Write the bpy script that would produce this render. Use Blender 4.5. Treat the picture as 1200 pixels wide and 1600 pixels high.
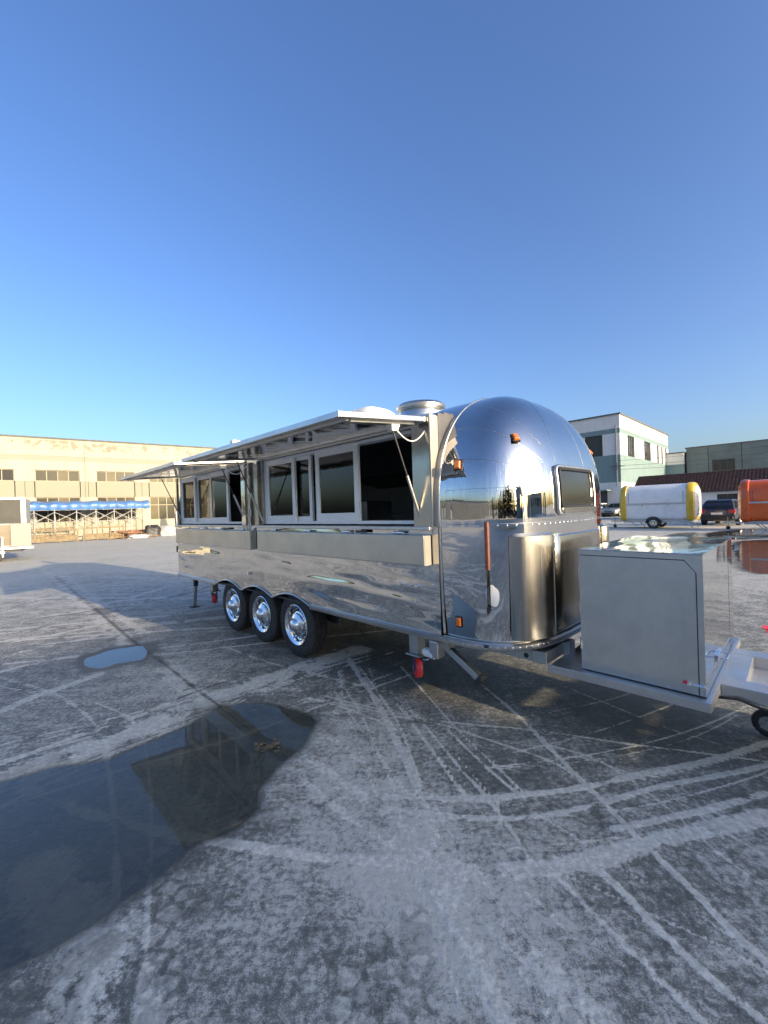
import bpy, math, random
import numpy as np
from mathutils import Matrix, Vector

for o in list(bpy.data.objects):
    bpy.data.objects.remove(o)
scene = bpy.context.scene
COL = scene.collection
rad = math.radians
random.seed(7)
RNG = np.random.default_rng(11)

# ------------------------------------------------------------------ camera
PITCH, ROLL, YAW = -0.004968, 0.033036, 0.780567
CAM_H = 1.5
cam = bpy.data.cameras.new('camera')
cam.sensor_fit = 'VERTICAL'
cam.sensor_height = 24.0
cam.lens = 648.0 / 1600.0 * 24.0
cam.clip_start = 0.05
cam.clip_end = 3000
camo = bpy.data.objects.new('camera', cam)
COL.objects.link(camo)
fwd = Vector((0, math.cos(PITCH), math.sin(PITCH)))
up0 = Vector((0, -math.sin(PITCH), math.cos(PITCH)))
rt0 = Vector((1, 0, 0))
right = rt0 * math.cos(ROLL) - up0 * math.sin(ROLL)
up = rt0 * math.sin(ROLL) + up0 * math.cos(ROLL)
mat = Matrix((right, up, -fwd)).transposed().to_4x4()
mat.translation = (0, 0, CAM_H)
camo.matrix_world = mat
scene.camera = camo

# ------------------------------------------------------------------ light and sky
SUN_EL = rad(11.8)
FW = Vector((math.sin(YAW), -math.cos(YAW), 0))     # the polished trailer's forward direction
VV = Vector((math.cos(YAW), math.sin(YAW), 0))      # across the trailer, away from the camera
RZ = YAW - math.pi / 2
sun_az = (FW * 0.994 + VV * 0.110).normalized()
sun_dir = Vector((sun_az.x * math.cos(SUN_EL), sun_az.y * math.cos(SUN_EL), math.sin(SUN_EL)))
world = bpy.data.worlds.new('World')
scene.world = world
world.use_nodes = True
wn = world.node_tree
wn.nodes.clear()
sky = wn.nodes.new('ShaderNodeTexSky')
sky.sky_type = 'NISHITA'
sky.sun_disc = False
sky.sun_elevation = SUN_EL
sky.sun_rotation = math.atan2(sun_az.x, sun_az.y)
sky.altitude = 0
sky.air_density = 0.9
sky.dust_density = 3.6
sky.ozone_density = 2.8
bg = wn.nodes.new('ShaderNodeBackground')
bg.inputs['Strength'].default_value = 0.15
wo = wn.nodes.new('ShaderNodeOutputWorld')
hsv = wn.nodes.new('ShaderNodeHueSaturation')
hsv.inputs['Hue'].default_value = 0.511
hsv.inputs['Saturation'].default_value = 1.12
wn.links.new(sky.outputs[0], hsv.inputs['Color'])
wn.links.new(hsv.outputs[0], bg.inputs[0])
wn.links.new(bg.outputs[0], wo.inputs[0])
sl = bpy.data.lights.new('sun', 'SUN')
sl.energy = 3.2
sl.angle = rad(0.53)
sl.color = (1.0, 0.79, 0.52)
so = bpy.data.objects.new('sun', sl)
COL.objects.link(so)
so.rotation_euler = (-sun_dir).to_track_quat('-Z', 'Y').to_euler()
so.location = sun_dir * 80
scene.view_settings.view_transform = 'Standard'
scene.view_settings.look = 'None'
scene.view_settings.gamma = 1
scene.view_settings.exposure = 1.3
scene.view_settings.use_curve_mapping = False
scene.cycles.max_bounces = 8
scene.cycles.use_adaptive_sampling = True
scene.cycles.adaptive_threshold = 0.025
scene.cycles.glossy_bounces = 6
scene.cycles.transparent_max_bounces = 12
scene.cycles.caustics_reflective = True
scene.cycles.blur_glossy = 0.6
scene.cycles.sample_clamp_indirect = 6.0
scene.cycles.use_denoising = True

# ------------------------------------------------------------------ node helpers
class NT:
    def __init__(s, name):
        s.m = bpy.data.materials.new(name)
        s.m.use_nodes = True
        s.t = s.m.node_tree
        s.t.nodes.clear()
        s.out = s.t.nodes.new('ShaderNodeOutputMaterial')
        s._co = None
    def n(s, typ, **kw):
        nd = s.t.nodes.new(typ)
        for k, v in kw.items():
            setattr(nd, k, v)
        return nd
    def put(s, sock, v):
        if hasattr(v, 'is_output') or isinstance(v, bpy.types.NodeSocket):
            s.t.links.new(v, sock)
        else:
            if sock.type == 'RGBA' and len(v) == 3:
                v = (*v, 1)
            sock.default_value = v
    def co(s, kind='Object'):
        if s._co is None:
            s._co = s.n('ShaderNodeTexCoord')
        return s._co.outputs[kind]
    def mapv(s, scale=(1, 1, 1), rot=(0, 0, 0), loc=(0, 0, 0), vec=None):
        nd = s.n('ShaderNodeMapping')
        s.put(nd.inputs['Vector'], vec if vec is not None else s.co())
        nd.inputs['Scale'].default_value = scale
        nd.inputs['Rotation'].default_value = rot
        nd.inputs['Location'].default_value = loc
        return nd.outputs[0]
    def noise(s, scale=5, detail=3, rough=.5, vec=None, dist=0.0, out='Fac'):
        nd = s.n('ShaderNodeTexNoise')
        s.put(nd.inputs['Vector'], vec if vec is not None else s.co())
        nd.inputs['Scale'].default_value = scale
        nd.inputs['Detail'].default_value = detail
        nd.inputs['Roughness'].default_value = rough
        nd.inputs['Distortion'].default_value = dist
        return nd.outputs[out]
    def vor(s, scale=5, feature='F1', vec=None, out='Distance', rnd=1.0):
        nd = s.n('ShaderNodeTexVoronoi', feature=feature)
        s.put(nd.inputs['Vector'], vec if vec is not None else s.co())
        nd.inputs['Scale'].default_value = scale
        nd.inputs['Randomness'].default_value = rnd
        return nd.outputs[out]
    def math(s, op, a, b=0.0, c=0.0, clamp=False):
        nd = s.n('ShaderNodeMath', operation=op)
        nd.use_clamp = clamp
        s.put(nd.inputs[0], a)
        s.put(nd.inputs[1], b)
        s.put(nd.inputs[2], c)
        return nd.outputs[0]
    def ramp(s, v, lo, hi, o0=0.0, o1=1.0):
        nd = s.n('ShaderNodeMapRange', interpolation_type='SMOOTHSTEP')
        s.put(nd.inputs[0], v)
        for i, x in enumerate((lo, hi, o0, o1)):
            nd.inputs[i + 1].default_value = x
        return nd.outputs[0]
    def mix(s, f, a, b, typ='MIX'):
        nd = s.n('ShaderNodeMix', data_type='RGBA', blend_type=typ)
        s.put(nd.inputs[0], f)
        s.put(nd.inputs[6], a)
        s.put(nd.inputs[7], b)
        return nd.outputs[2]
    def bump(s, h, strength=.5, dist=.01, normal=None):
        nd = s.n('ShaderNodeBump')
        s.put(nd.inputs['Height'], h)
        nd.inputs['Strength'].default_value = strength
        nd.inputs['Distance'].default_value = dist
        if normal is not None:
            s.put(nd.inputs['Normal'], normal)
        return nd.outputs[0]
    def pbr(s, base=(.5, .5, .5), rough=.5, metal=0.0, normal=None, spec=None, emis=None, estr=0, coat=0.0):
        p = s.n('ShaderNodeBsdfPrincipled')
        s.put(p.inputs['Base Color'], base)
        s.put(p.inputs['Roughness'], rough)
        s.put(p.inputs['Metallic'], metal)
        if normal is not None:
            s.put(p.inputs['Normal'], normal)
        if spec is not None:
            s.put(p.inputs['Specular IOR Level'], spec)
        if coat:
            p.inputs['Coat Weight'].default_value = coat
            p.inputs['Coat Roughness'].default_value = .05
        s.t.links.new(p.outputs[0], s.out.inputs[0])
        return p
    def sep(s, v):
        nd = s.n('ShaderNodeSeparateXYZ')
        s.put(nd.inputs[0], v)
        return nd.outputs

M = {}
def simple(name, base, rough=.5, metal=0.0, var=.12, scale=6.0, bump=0.0, bscale=60, coat=0.0, spec=None):
    t = NT(name)
    n = t.noise(scale, 4, .6)
    k = t.ramp(n, .25, .75, 1 - var, 1 + var)
    cc = t.n('ShaderNodeCombineXYZ')
    for i in range(3):
        t.put(cc.inputs[i], t.math('MULTIPLY', k, base[i]))
    r = t.ramp(t.noise(scale * 2.3, 3, .6), .2, .8, max(0.02, rough * .8), min(1, rough * 1.2))
    nm = t.bump(t.noise(bscale, 3, .6), .6, bump) if bump else None
    t.pbr(cc.outputs[0], r, metal, nm, spec=spec, coat=coat)
    M[name] = t.m
    return t.m

# polished wavy aluminium of the flank
t = NT('polished_sheet')
w1 = t.noise(1.0, 0, .5, t.mapv((.75, 1, 4.2)), dist=.7)
w2 = t.noise(1.0, 0, .5, t.mapv((2.0, 1, 10.5), loc=(3, 0, 1)), dist=.6)
hh = t.math('ADD', t.math('MULTIPLY', w1, 1.0), t.math('MULTIPLY', w2, .26))
nm = t.bump(hh, 1.0, .024)
sm = t.noise(9, 5, .7)
t.pbr(t.mix(t.ramp(sm, .35, .8), (.66, .64, .60), (.57, .555, .52)), t.ramp(t.noise(30, 4, .7), .3, .8, .015, .05), 1.0, nm)
M['polished_sheet'] = t.m
# awning sheet, gently quilted
t = NT('awning_sheet')
w1 = t.noise(1.0, 2, .5, t.mapv((3.4, 1.2, 1)), dist=.5)
nm = t.bump(w1, 1.0, .016)
t.pbr((.74, .74, .74), t.ramp(t.noise(24, 4, .7), .3, .8, .06, .14), 1.0, nm)
M['awning_sheet'] = t.m
# polished front shell: nearly true mirror with drawn streaks running down
t = NT('polished_shell')
st = t.noise(1.0, 3, .6, t.mapv((46, 46, .9)))
lo = t.noise(2.2, 2, .5)
zc = t.sep(t.co())[2]
grain = t.math('MULTIPLY', t.ramp(zc, 1.36, 1.42), t.ramp(zc, 1.9, 1.7))
st2 = t.noise(1.0, 2, .6, t.mapv((30, 30, 1.3), loc=(5, 2, 0)))
nm = t.bump(t.math('ADD', t.math('MULTIPLY', t.math('MULTIPLY', st2, grain), .42), t.math('ADD', t.math('MULTIPLY', st, .012), lo)), 1.0, .006)
t.pbr(t.mix(t.ramp(t.noise(7, 5, .7), .4, .8), (.68, .665, .635), (.60, .585, .56)), t.ramp(st, .3, .75, .012, .05), 1.0, nm)
M['polished_shell'] = t.m
# brushed stainless
def brushed(name, base, rough, sc, amp=.0016):
    t = NT(name)
    st = t.noise(1.0, 3, .65, t.mapv(sc))
    lo = t.noise(1.6, 2, .5)
    nm = t.bump(t.math('ADD', t.math('MULTIPLY', st, .12), t.math('MULTIPLY', lo, 2.0)), 1.0, amp)
    blot = t.ramp(t.noise(4.5, 5, .65), .35, .75)
    p = t.pbr(t.mix(blot, base, tuple(c * .86 for c in base)), t.math('ADD', t.ramp(st, .2, .8, rough * .8, rough * 1.15), t.math('MULTIPLY', blot, .05)), 1.0, nm)
    M[name] = t.m
brushed('brushed_steel', (.56, .54, .49), .32, (2, 2, 90))
brushed('brushed_upright', (.47, .45, .41), .22, (140, 140, 1.2), .0005)
brushed('plain_steel', (.66, .635, .585), .42, (60, 60, 3), .0005)
brushed('mill_aluminium', (.60, .60, .59), .34, (3, 3, 60), .001)
brushed('galvanised', (.48, .50, .50), .45, (14, 14, 14), .0015)
simple('bright_chrome', (.88, .88, .88), .05, 1.0, .03)
simple('white_frame', (.90, .89, .86), .35, 0, .05)
simple('matte_aluminium', (.44, .41, .355), .5, .5, .08)
simple('white_plastic', (.78, .77, .73), .4, 0, .06)
simple('grey_plastic', (.32, .33, .33), .5, 0, .1)
simple('black_plastic', (.018, .018, .02), .45, 0, .2)
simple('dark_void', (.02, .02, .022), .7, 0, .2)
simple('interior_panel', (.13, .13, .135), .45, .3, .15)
simple('rubber', (.034, .033, .032), .75, 0, .35, 14, .002, 90)
simple('chassis', (.06, .062, .065), .6, .3, .3, 8)
simple('red_polyurethane', (.55, .035, .04), .45, 0, .15)
simple('blue_steel', (.03, .06, .16), .45, .3, .2)
simple('red_enamel', (.62, .02, .04), .3, 0, .1)
simple('amber_lens', (.75, .17, .015), .18, 0, .12, coat=.6)
simple('tail_lens', (.42, .012, .012), .2, 0, .15, coat=.6)
simple('brown_sleeve', (.13, .032, .015), .5, 0, .25, 30)
simple('plain_white', (.80, .80, .78), .45, 0, .04)

def thin_glass(name, tint, ior=1.5, rough=.01, bump=None, rmul=1.0):
    t = NT(name)
    tr = t.n('ShaderNodeBsdfTransparent')
    tr.inputs[0].default_value = (*tint, 1)
    gl = t.n('ShaderNodeBsdfGlossy')
    gl.inputs['Roughness'].default_value = rough
    fr = t.n('ShaderNodeFresnel')
    fr.inputs[0].default_value = ior
    if bump:
        nm = t.bump(t.noise(bump[0], 3, .5), 1.0, bump[1])
        t.put(gl.inputs['Normal'], nm)
        t.put(fr.inputs['Normal'], nm)
    mx = t.n('ShaderNodeMixShader')
    bf = t.n('ShaderNodeNewGeometry').outputs['Backfacing']
    t.put(mx.inputs[0], t.math('MULTIPLY', t.math('MULTIPLY', fr.outputs[0], t.math('SUBTRACT', 1.0, bf)), rmul, clamp=True))
    t.t.links.new(tr.outputs[0], mx.inputs[1])
    t.t.links.new(gl.outputs[0], mx.inputs[2])
    t.t.links.new(mx.outputs[0], t.out.inputs[0])
    M[name] = t.m
thin_glass('pane_glass', (.50, .53, .53), 1.5, .008, (1.2, .002), 1.35)
thin_glass('tinted_glass', (.10, .10, .10), 1.6, .01, (1.5, .002), 1.6)
thin_glass('water', (.80, .83, .82), 1.333, .006, (7, .0002), 1.2)
def dark_glass(name, base, sp_lv=.8):
    t = NT(name)
    t.pbr(t.mix(t.noise(.8, 2), base, tuple(c * 1.8 for c in base)), .10, 0, t.bump(t.noise(1.3, 2), .5, .01), spec=sp_lv)
    M[name] = t.m
dark_glass('dusty_glass', (.085, .075, .055), .15)
dark_glass('car_glass', (.016, .018, .018), .45)
dark_glass('facade_glass', (.035, .034, .030), .25)

# ------------------------------------------------------------------ mesh helpers
class MB:
    def __init__(s):
        s.v = []
        s.f = []
        s.mi = []
        s.cur = 0
        s.mx = None
    def add(s, vs, fs):
        b = len(s.v)
        if s.mx is not None:
            vs = [tuple(s.mx @ Vector(p)) for p in vs]
        s.v += [tuple(p) for p in vs]
        s.f += [tuple(b + i for i in f) for f in fs]
        s.mi += [s.cur] * len(fs)
        return s
    def box(s, x0, x1, y0, y1, z0, z1):
        vs = [(x, y, z) for z in (z0, z1) for y in (y0, y1) for x in (x0, x1)]
        return s.add(vs, [(0, 2, 3, 1), (4, 5, 7, 6), (0, 1, 5, 4), (2, 6, 7, 3), (0, 4, 6, 2), (1, 3, 7, 5)])
    def bar(s, p, q, w, h=None, upv=(0, 0, 1)):
        h = w if h is None else h
        p, q = Vector(p), Vector(q)
        d = (q - p).normalized()
        upv = Vector(upv)
        if abs(d.dot(upv)) > .98:
            upv = Vector((1, 0, 0))
        sd = d.cross(upv).normalized()
        u = sd.cross(d).normalized()
        vs = [c + sd * (sx * w / 2) + u * (sy * h / 2) for c in (p, q) for sx, sy in ((-1, -1), (1, -1), (1, 1), (-1, 1))]
        return s.add(vs, [(3, 2, 1, 0), (4, 5, 6, 7), (0, 1, 5, 4), (1, 2, 6, 5), (2, 3, 7, 6), (3, 0, 4, 7)])
    def prism(s, poly, axis, lo, hi):
        # poly of 2D points; axis 0: (y,z) 1: (x,z) 2: (x,y)
        def mk(p, h):
            return (h, p[0], p[1]) if axis == 0 else (p[0], h, p[1]) if axis == 1 else (p[0], p[1], h)
        n = len(poly)
        vs = [mk(p, lo) for p in poly] + [mk(p, hi) for p in poly]
        fs = [tuple(range(n)), tuple(range(2 * n - 1, n - 1, -1))] + [(i, i + n, (i + 1) % n + n, (i + 1) % n) for i in range(n)]
        return s.add(vs, fs)
    def cyl(s, p, q, r0, r1=None, n=16, caps=True):
        r1 = r0 if r1 is None else r1
        p, q = Vector(p), Vector(q)
        d = (q - p).normalized()
        a = d.orthogonal().normalized()
        b = d.cross(a)
        vs = []
        for c, r in ((p, r0), (q, r1)):
            for i in range(n):
                t_ = 2 * math.pi * i / n
                vs.append(c + a * (r * math.cos(t_)) + b * (r * math.sin(t_)))
        fs = [(i, (i + 1) % n, (i + 1) % n + n, i + n) for i in range(n)]
        if caps:
            fs += [tuple(range(n - 1, -1, -1)), tuple(range(n, 2 * n))]
        return s.add(vs, fs)
    def lathe(s, prof, c=(0, 0, 0), axis='Z', n=32, closed=False):
        # prof: (r, h)
        c = Vector(c)
        m = len(prof)
        vs = []
        for i in range(n):
            t_ = 2 * math.pi * i / n
            for r, h in prof:
                x, y = r * math.cos(t_), r * math.sin(t_)
                vs.append(c + Vector((x, y, h) if axis == 'Z' else (x, h, y) if axis == 'Y' else (h, x, y)))
        fs = []
        for i in range(n):
            j = (i + 1) % n
            for k in range(m if closed else m - 1):
                k2 = (k + 1) % m
                fs.append((i * m + k, j * m + k, j * m + k2, i * m + k2))
        return s.add(vs, fs)
    def tube(s, pts, r, n=8, closed=False):
        pts = [Vector(p) for p in pts]
        m = len(pts)
        vs = []
        prev = None
        for i, p in enumerate(pts):
            if closed:
                d = (pts[(i + 1) % m] - pts[i - 1]).normalized()
            else:
                d = (pts[min(i + 1, m - 1)] - pts[max(i - 1, 0)]).normalized()
            a = d.orthogonal().normalized() if prev is None else (prev - d * prev.dot(d)).normalized()
            prev = a
            b = d.cross(a)
            for k in range(n):
                t_ = 2 * math.pi * k / n
                vs.append(p + a * (r * math.cos(t_)) + b * (r * math.sin(t_)))
        fs = []
        for i in range(m if closed else m - 1):
            j = (i + 1) % m
            for k in range(n):
                fs.append((i * n + k, j * n + k, j * n + (k + 1) % n, i * n + (k + 1) % n))
        if not closed:
            fs += [tuple(range(n)), tuple(range(m * n - 1, (m - 1) * n - 1, -1))]
        return s.add(vs, fs)
    def grid(s, nu, nv, fn, flip=False):
        vs = [fn(i / (nu - 1), j / (nv - 1)) for i in range(nu) for j in range(nv)]
        fs = []
        for i in range(nu - 1):
            for j in range(nv - 1):
                q = (i * nv + j, (i + 1) * nv + j, (i + 1) * nv + j + 1, i * nv + j + 1)
                fs.append(q[::-1] if flip else q)
        return s.add(vs, fs)
    def sweep(s, pts, prof, normals, closed=False):
        # prof: (outward, up) profile swept along horizontal pts with outward normals
        vs = []
        m = len(prof)
        for p, nn in zip(pts, normals):
            p, nn = Vector(p), Vector(nn)
            for o_, u_ in prof:
                vs.append(p + nn * o_ + Vector((0, 0, u_)))
        fs = []
        for i in range(len(pts) - 1):
            for k in range(m):
                k2 = (k + 1) % m
                fs.append((i * m + k, (i + 1) * m + k, (i + 1) * m + k2, i * m + k2))
        fs += [tuple(range(m)), tuple(range((len(pts) - 1) * m, len(pts) * m))]
        return s.add(vs, fs)
    def build(s, name, mats, parent=None, off=(0, 0, 0), smooth=False, bevel=0.0, fix=True):
        me = bpy.data.meshes.new(name)
        ox, oy, oz = off
        me.from_pydata([(x - ox, y - oy, z - oz) for x, y, z in s.v], [], s.f)
        if not isinstance(mats, (list, tuple)):
            mats = [mats]
        for k in mats:
            me.materials.append(M[k])
        if len(mats) > 1:
            me.polygons.foreach_set('material_index', s.mi)
        if fix:
            import bmesh
            bm = bmesh.new()
            bm.from_mesh(me)
            bmesh.ops.recalc_face_normals(bm, faces=bm.faces)
            bm.to_mesh(me)
            bm.free()
        if smooth:
            me.polygons.foreach_set('use_smooth', [True] * len(me.polygons))
            if smooth != 'all':
                me.set_sharp_from_angle(angle=rad(40))
        o = bpy.data.objects.new(name, me)
        COL.objects.link(o)
        if parent is not None:
            o.parent = parent
        if bevel:
            b = o.modifiers.new('bevel', 'BEVEL')
            b.width = bevel
            b.segments = 2
            b.limit_method = 'ANGLE'
            b.angle_limit = rad(35)
        return o

def tag(o, label=None, cat=None, group=None, kind=None):
    if label: o['label'] = label
    if cat: o['category'] = cat
    if group: o['group'] = group
    if kind: o['kind'] = kind
    return o
def wpt(a, b, z=0.0):
    p = FW * a + VV * b
    return Vector((p.x, p.y, z))
def empty(name, loc, rz=0.0):
    o = bpy.data.objects.new(name, None)
    o.empty_display_size = .2
    COL.objects.link(o)
    o.location = loc
    o.rotation_euler = (0, 0, rz)
    return o
def copy_tree(o, parent=None):
    c = o.copy()
    COL.objects.link(c)
    if parent is not None:
        c.parent = parent
    for ch in o.children:
        copy_tree(ch, c)
    return c

# ------------------------------------------------------------------ the yard
TRACKS= [([(0.731, 3.652), (0.89, 3.033), (0.961, 2.611), (1.029, 2.21), (1.075, 1.908), (1.125, 1.645), (1.155, 1.464), (1.188, 1.328)], 0.022, 1.0), ([(0.757, 3.594), (0.95, 2.805), (0.996, 2.409)], 0.012, 0.7), ([(-0.406, 4.195), (-0.184, 3.499), (-0.04, 3.001), (0.062, 2.558), (0.123, 2.309), (0.149, 2.129), (0.169, 1.955), (0.196, 1.757)], 0.045, 0.85), ([(-0.297, 4.013), (-0.049, 3.254), (0.062, 2.861), (0.122, 2.457), (0.143, 2.254)], 0.02, 0.75), ([(-1.827, 3.832), (-1.31, 3.705), (-0.692, 3.463), (-0.326, 3.252), (0.164, 2.987), (0.4, 2.9), (0.652, 2.832), (0.935, 2.765), (1.191, 2.671), (1.461, 2.567), (1.72, 2.484), (2.132, 2.347)], 0.013, 0.95), ([(-0.672, 3.355), (-0.245, 3.162), (0.134, 2.962), (0.391, 2.84), (0.612, 2.668), (0.898, 2.446), (1.01, 2.28)], 0.014, 0.9), ([(-0.049, 2.167), (0.134, 2.149), (0.281, 2.132), (0.485, 2.127), (0.733, 2.149), (0.994, 2.186), (1.462, 2.296), (1.828, 2.376), (2.303, 2.532)], 0.035, 0.95), ([(-0.049, 2.083), (0.202, 2.028), (0.417, 1.993), (0.65, 1.987), (1.009, 2.057), (1.378, 2.167), (1.847, 2.259), (2.106, 2.319)], 0.03, 0.85), ([(1.01, 1.899), (1.433, 1.981), (1.897, 2.093)], 0.035, 0.85), ([(-0.049, 1.767), (0.153, 1.743), (0.308, 1.706), (0.457, 1.7), (0.613, 1.709), (0.776, 1.728), (1.049, 1.789), (1.348, 1.866), (1.76, 1.945)], 0.075, 0.85), ([(0.05, 3.193), (0.133, 2.944), (0.262, 2.513), (0.358, 2.192), (0.426, 2.116)], 0.016, 0.8), ([(0.142, 3.085), (0.238, 2.85), (0.367, 2.443), (0.481, 2.137), (0.54, 1.9), (0.572, 1.742)], 0.018, 0.85), ([(0.384, 2.799), (0.493, 2.5), (0.607, 2.231), (0.676, 2.128)], 0.018, 0.8), ([(0.825, 1.698), (0.882, 1.559), (0.909, 1.452), (0.959, 1.326), (0.998, 1.244), (1.045, 1.174)], 0.03, 0.8), ([(0.647, 1.663), (0.72, 1.502), (0.789, 1.35), (0.853, 1.21), (0.867, 1.179)], 0.025, 0.65), ([(0.185, 1.68), (0.321, 1.492), (0.444, 1.323), (0.505, 1.189)], 0.05, 0.7), ([(0.119, 1.81), (0.174, 1.597), (0.235, 1.407), (0.283, 1.258), (0.303, 1.194)], 0.06, 1.0), ([(0.302, 1.619), (0.478, 1.359), (0.596, 1.186)], 0.05, 0.6), ([(-2.294, 2.416), (-2.175, 2.543), (-2.033, 2.669), (-1.826, 2.87), (-1.646, 3.127), (-1.465, 3.39), (-1.193, 3.696), (-0.802, 4.057), (-0.326, 4.476)], 0.16, 0.8), ([(-2.43, 2.563), (-2.318, 2.714), (-2.186, 2.875), (-1.956, 3.08), (-1.798, 3.323)], 0.06, 0.6), ([(-3.082, 3.305), (-3.052, 3.529), (-2.94, 3.738), (-2.803, 4.018)], 0.09, 0.75), ([(-3.781, 4.021), (-3.622, 3.948), (-2.851, 3.55), (-2.277, 3.13), (-2.002, 2.848), (-1.788, 2.594), (-1.536, 2.259), (-1.338, 1.98), (-1.192, 1.763), (-1.089, 1.589), (-1.04, 1.491), (-0.977, 1.384), (-0.881, 1.226)], 0.02, 1.0), ([(-3.563, 3.786), (-3.226, 3.667), (-2.989, 3.585)], 0.02, 0.8), ([(-2.445, 3.403), (-1.987, 3.13), (-1.724, 2.847), (-1.605, 2.702), (-1.288, 2.197), (-1.059, 1.79), (-0.984, 1.638), (-0.882, 1.442), (-0.81, 1.288), (-0.781, 1.223)], 0.013, 0.9), ([(-2.077, 2.338), (-1.626, 2.165), (-1.249, 2.037), (-0.917, 1.931), (-0.751, 1.887), (-0.504, 1.835), (-0.327, 1.794), (-0.049, 1.767)], 0.05, 0.85), ([(-0.55, 2.943), (-0.292, 2.612), (-0.049, 2.318), (0.149, 2.129)], 0.05, 0.5), ([(-0.524, 2.557), (-0.185, 2.193), (0.07, 1.92)], 0.06, 0.6), ([(-0.521, 2.342), (-0.171, 1.97), (0.089, 1.777)], 0.05, 0.6), ([(-5.666, 6.056), (-5.481, 6.389), (-4.947, 6.889), (-4.589, 7.114), (-4.252, 7.411)], 0.1, 0.8), ([(-6.906, 7.394), (-6.62, 8.225)], 0.08, 0.6), ([(-6.421, 6.871), (-6.42, 7.735)], 0.07, 0.7), ([(-4.781, 5.101), (-4.477, 5.404), (-4.16, 5.781)], 0.09, 0.6), ([(-3.909, 4.16), (-3.71, 4.441), (-3.443, 4.572)], 0.09, 0.6), ([(-4.372, 4.659), (-3.965, 5.066), (-3.573, 5.56)], 0.1, 0.5), ([(-12.597, 14.907), (-7.632, 9.757), (-4.958, 6.935), (-3.383, 5.259), (-2.265, 4.152), (-1.697, 3.551)], 0.2, 0.55), ([(-11.872, 14.72), (-7.699, 10.209), (-4.991, 7.268), (-3.297, 5.529)], 0.12, 0.5), ([(-5.09, 7.137), (-4.854, 7.773), (-4.681, 9.458)], 0.12, 0.55), ([(-7.107, 10.878), (-5.836, 10.124), (-4.969, 9.953)], 0.12, 0.5), ([(-7.627, 13.628), (-4.409, 9.407), (-3.31, 7.817)], 0.08, 0.5), ([(-9.238, 11.897), (-8.056, 12.96), (-7.409, 14.44)], 0.2, 0.4), ([(-1.88, 4.738), (-1.213, 4.18), (-0.51, 3.725), (-0.049, 3.426)], 0.04, 0.5), ([(-1.465, 3.39), (-0.952, 3.434), (-0.449, 3.228), (-0.049, 2.911)], 0.04, 0.5), ([(-0.619, 4.611), (-0.423, 3.718), (-0.424, 3.026), (-0.478, 2.772)], 0.05, 0.4), ([(1.334, 3.575), (1.621, 3.082), (1.838, 2.708), (2.159, 2.376)], 0.014, 0.5), ([(0.987, 2.574), (1.213, 2.397), (1.334, 2.028), (1.369, 1.76), (1.42, 1.579)], 0.02, 0.55), ([(1.097, 2.466), (1.343, 2.247), (1.453, 1.939), (1.551, 1.72)], 0.018, 0.5), ([(1.05, 1.772), (1.162, 1.562), (1.251, 1.396)], 0.04, 0.35), ([(0.247, 1.913), (0.389, 1.766), (0.516, 1.585), (0.585, 1.461)], 0.03, 0.5), ([(-0.62, 2.165), (-0.319, 2.175), (0.016, 2.112)], 0.03, 0.5), ([(-0.617, 2.292), (-0.257, 2.237), (0.084, 2.151)], 0.015, 0.6)]
CELLS= [([(-1.036, 1.929), (-0.947, 1.693), (-0.873, 1.508), (-0.814, 1.36), (-0.772, 1.207)], 0.085), ([(-1.038, 1.613), (-1.037, 1.48), (-1.094, 1.388), (-1.043, 1.23)], 0.07), ([(0.063, 1.513), (0.057, 1.372), (0.059, 1.264), (0.043, 1.186)], 0.055), ([(-0.156, 1.322), (-0.16, 1.191)], 0.06), ([(-0.049, 1.437), (-0.059, 1.189)], 0.03)]
PUDDLES= [[(-3.019, 2.229), (-2.597, 2.284), (-2.272, 2.392), (-2.092, 2.513), (-1.796, 2.594), (-1.666, 2.713), (-1.541, 2.877), (-1.401, 3.12), (-1.339, 3.269), (-1.15, 3.311), (-0.933, 3.262), (-0.706, 3.142), (-0.558, 2.989), (-0.542, 2.816), (-0.57, 2.628), (-0.683, 2.408), (-0.71, 2.244), (-0.697, 2.145), (-0.727, 2.035), (-0.805, 1.95), (-0.923, 1.88), (-0.957, 1.802), (-1.001, 1.681), (-1.081, 1.583), (-1.151, 1.495), (-1.224, 1.442), (-1.321, 1.365), (-1.525, 1.266)], [(-3.204, 4.377), (-3.292, 4.578), (-3.238, 4.74), (-3.077, 4.835), (-2.877, 4.838), (-2.687, 4.687), (-2.636, 4.497), (-2.695, 4.331), (-2.856, 4.221), (-2.985, 4.181)], [(13.924, 18.088), (16.15, 19.418), (18.323, 19.82), (20.167, 19.827), (17.369, 16.107), (14.02, 15.177), (12.268, 15.331)], [(11.526, 13.873), (12.91, 14.715), (14.433, 14.646), (15.761, 14.017), (10.164, 9.053), (8.14, 8.279), (7.457, 8.094), (7.401, 8.532), (7.788, 9.22), (9.137, 10.888)], [(11.802, 17.434), (13.386, 18.905), (14.165, 18.969), (13.232, 17.543), (11.966, 16.546)]]
DAMP= [[(-3.178, 5.033), (-3.158, 5.182), (-2.929, 5.008), (-2.661, 4.771), (-2.449, 4.46), (-2.275, 4.257), (-2.331, 4.192), (-2.532, 4.316), (-2.795, 4.613)], [(-4.878, 6.793), (-4.822, 7.1), (-4.441, 6.734), (-4.324, 6.433), (-4.604, 6.548)]]
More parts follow.
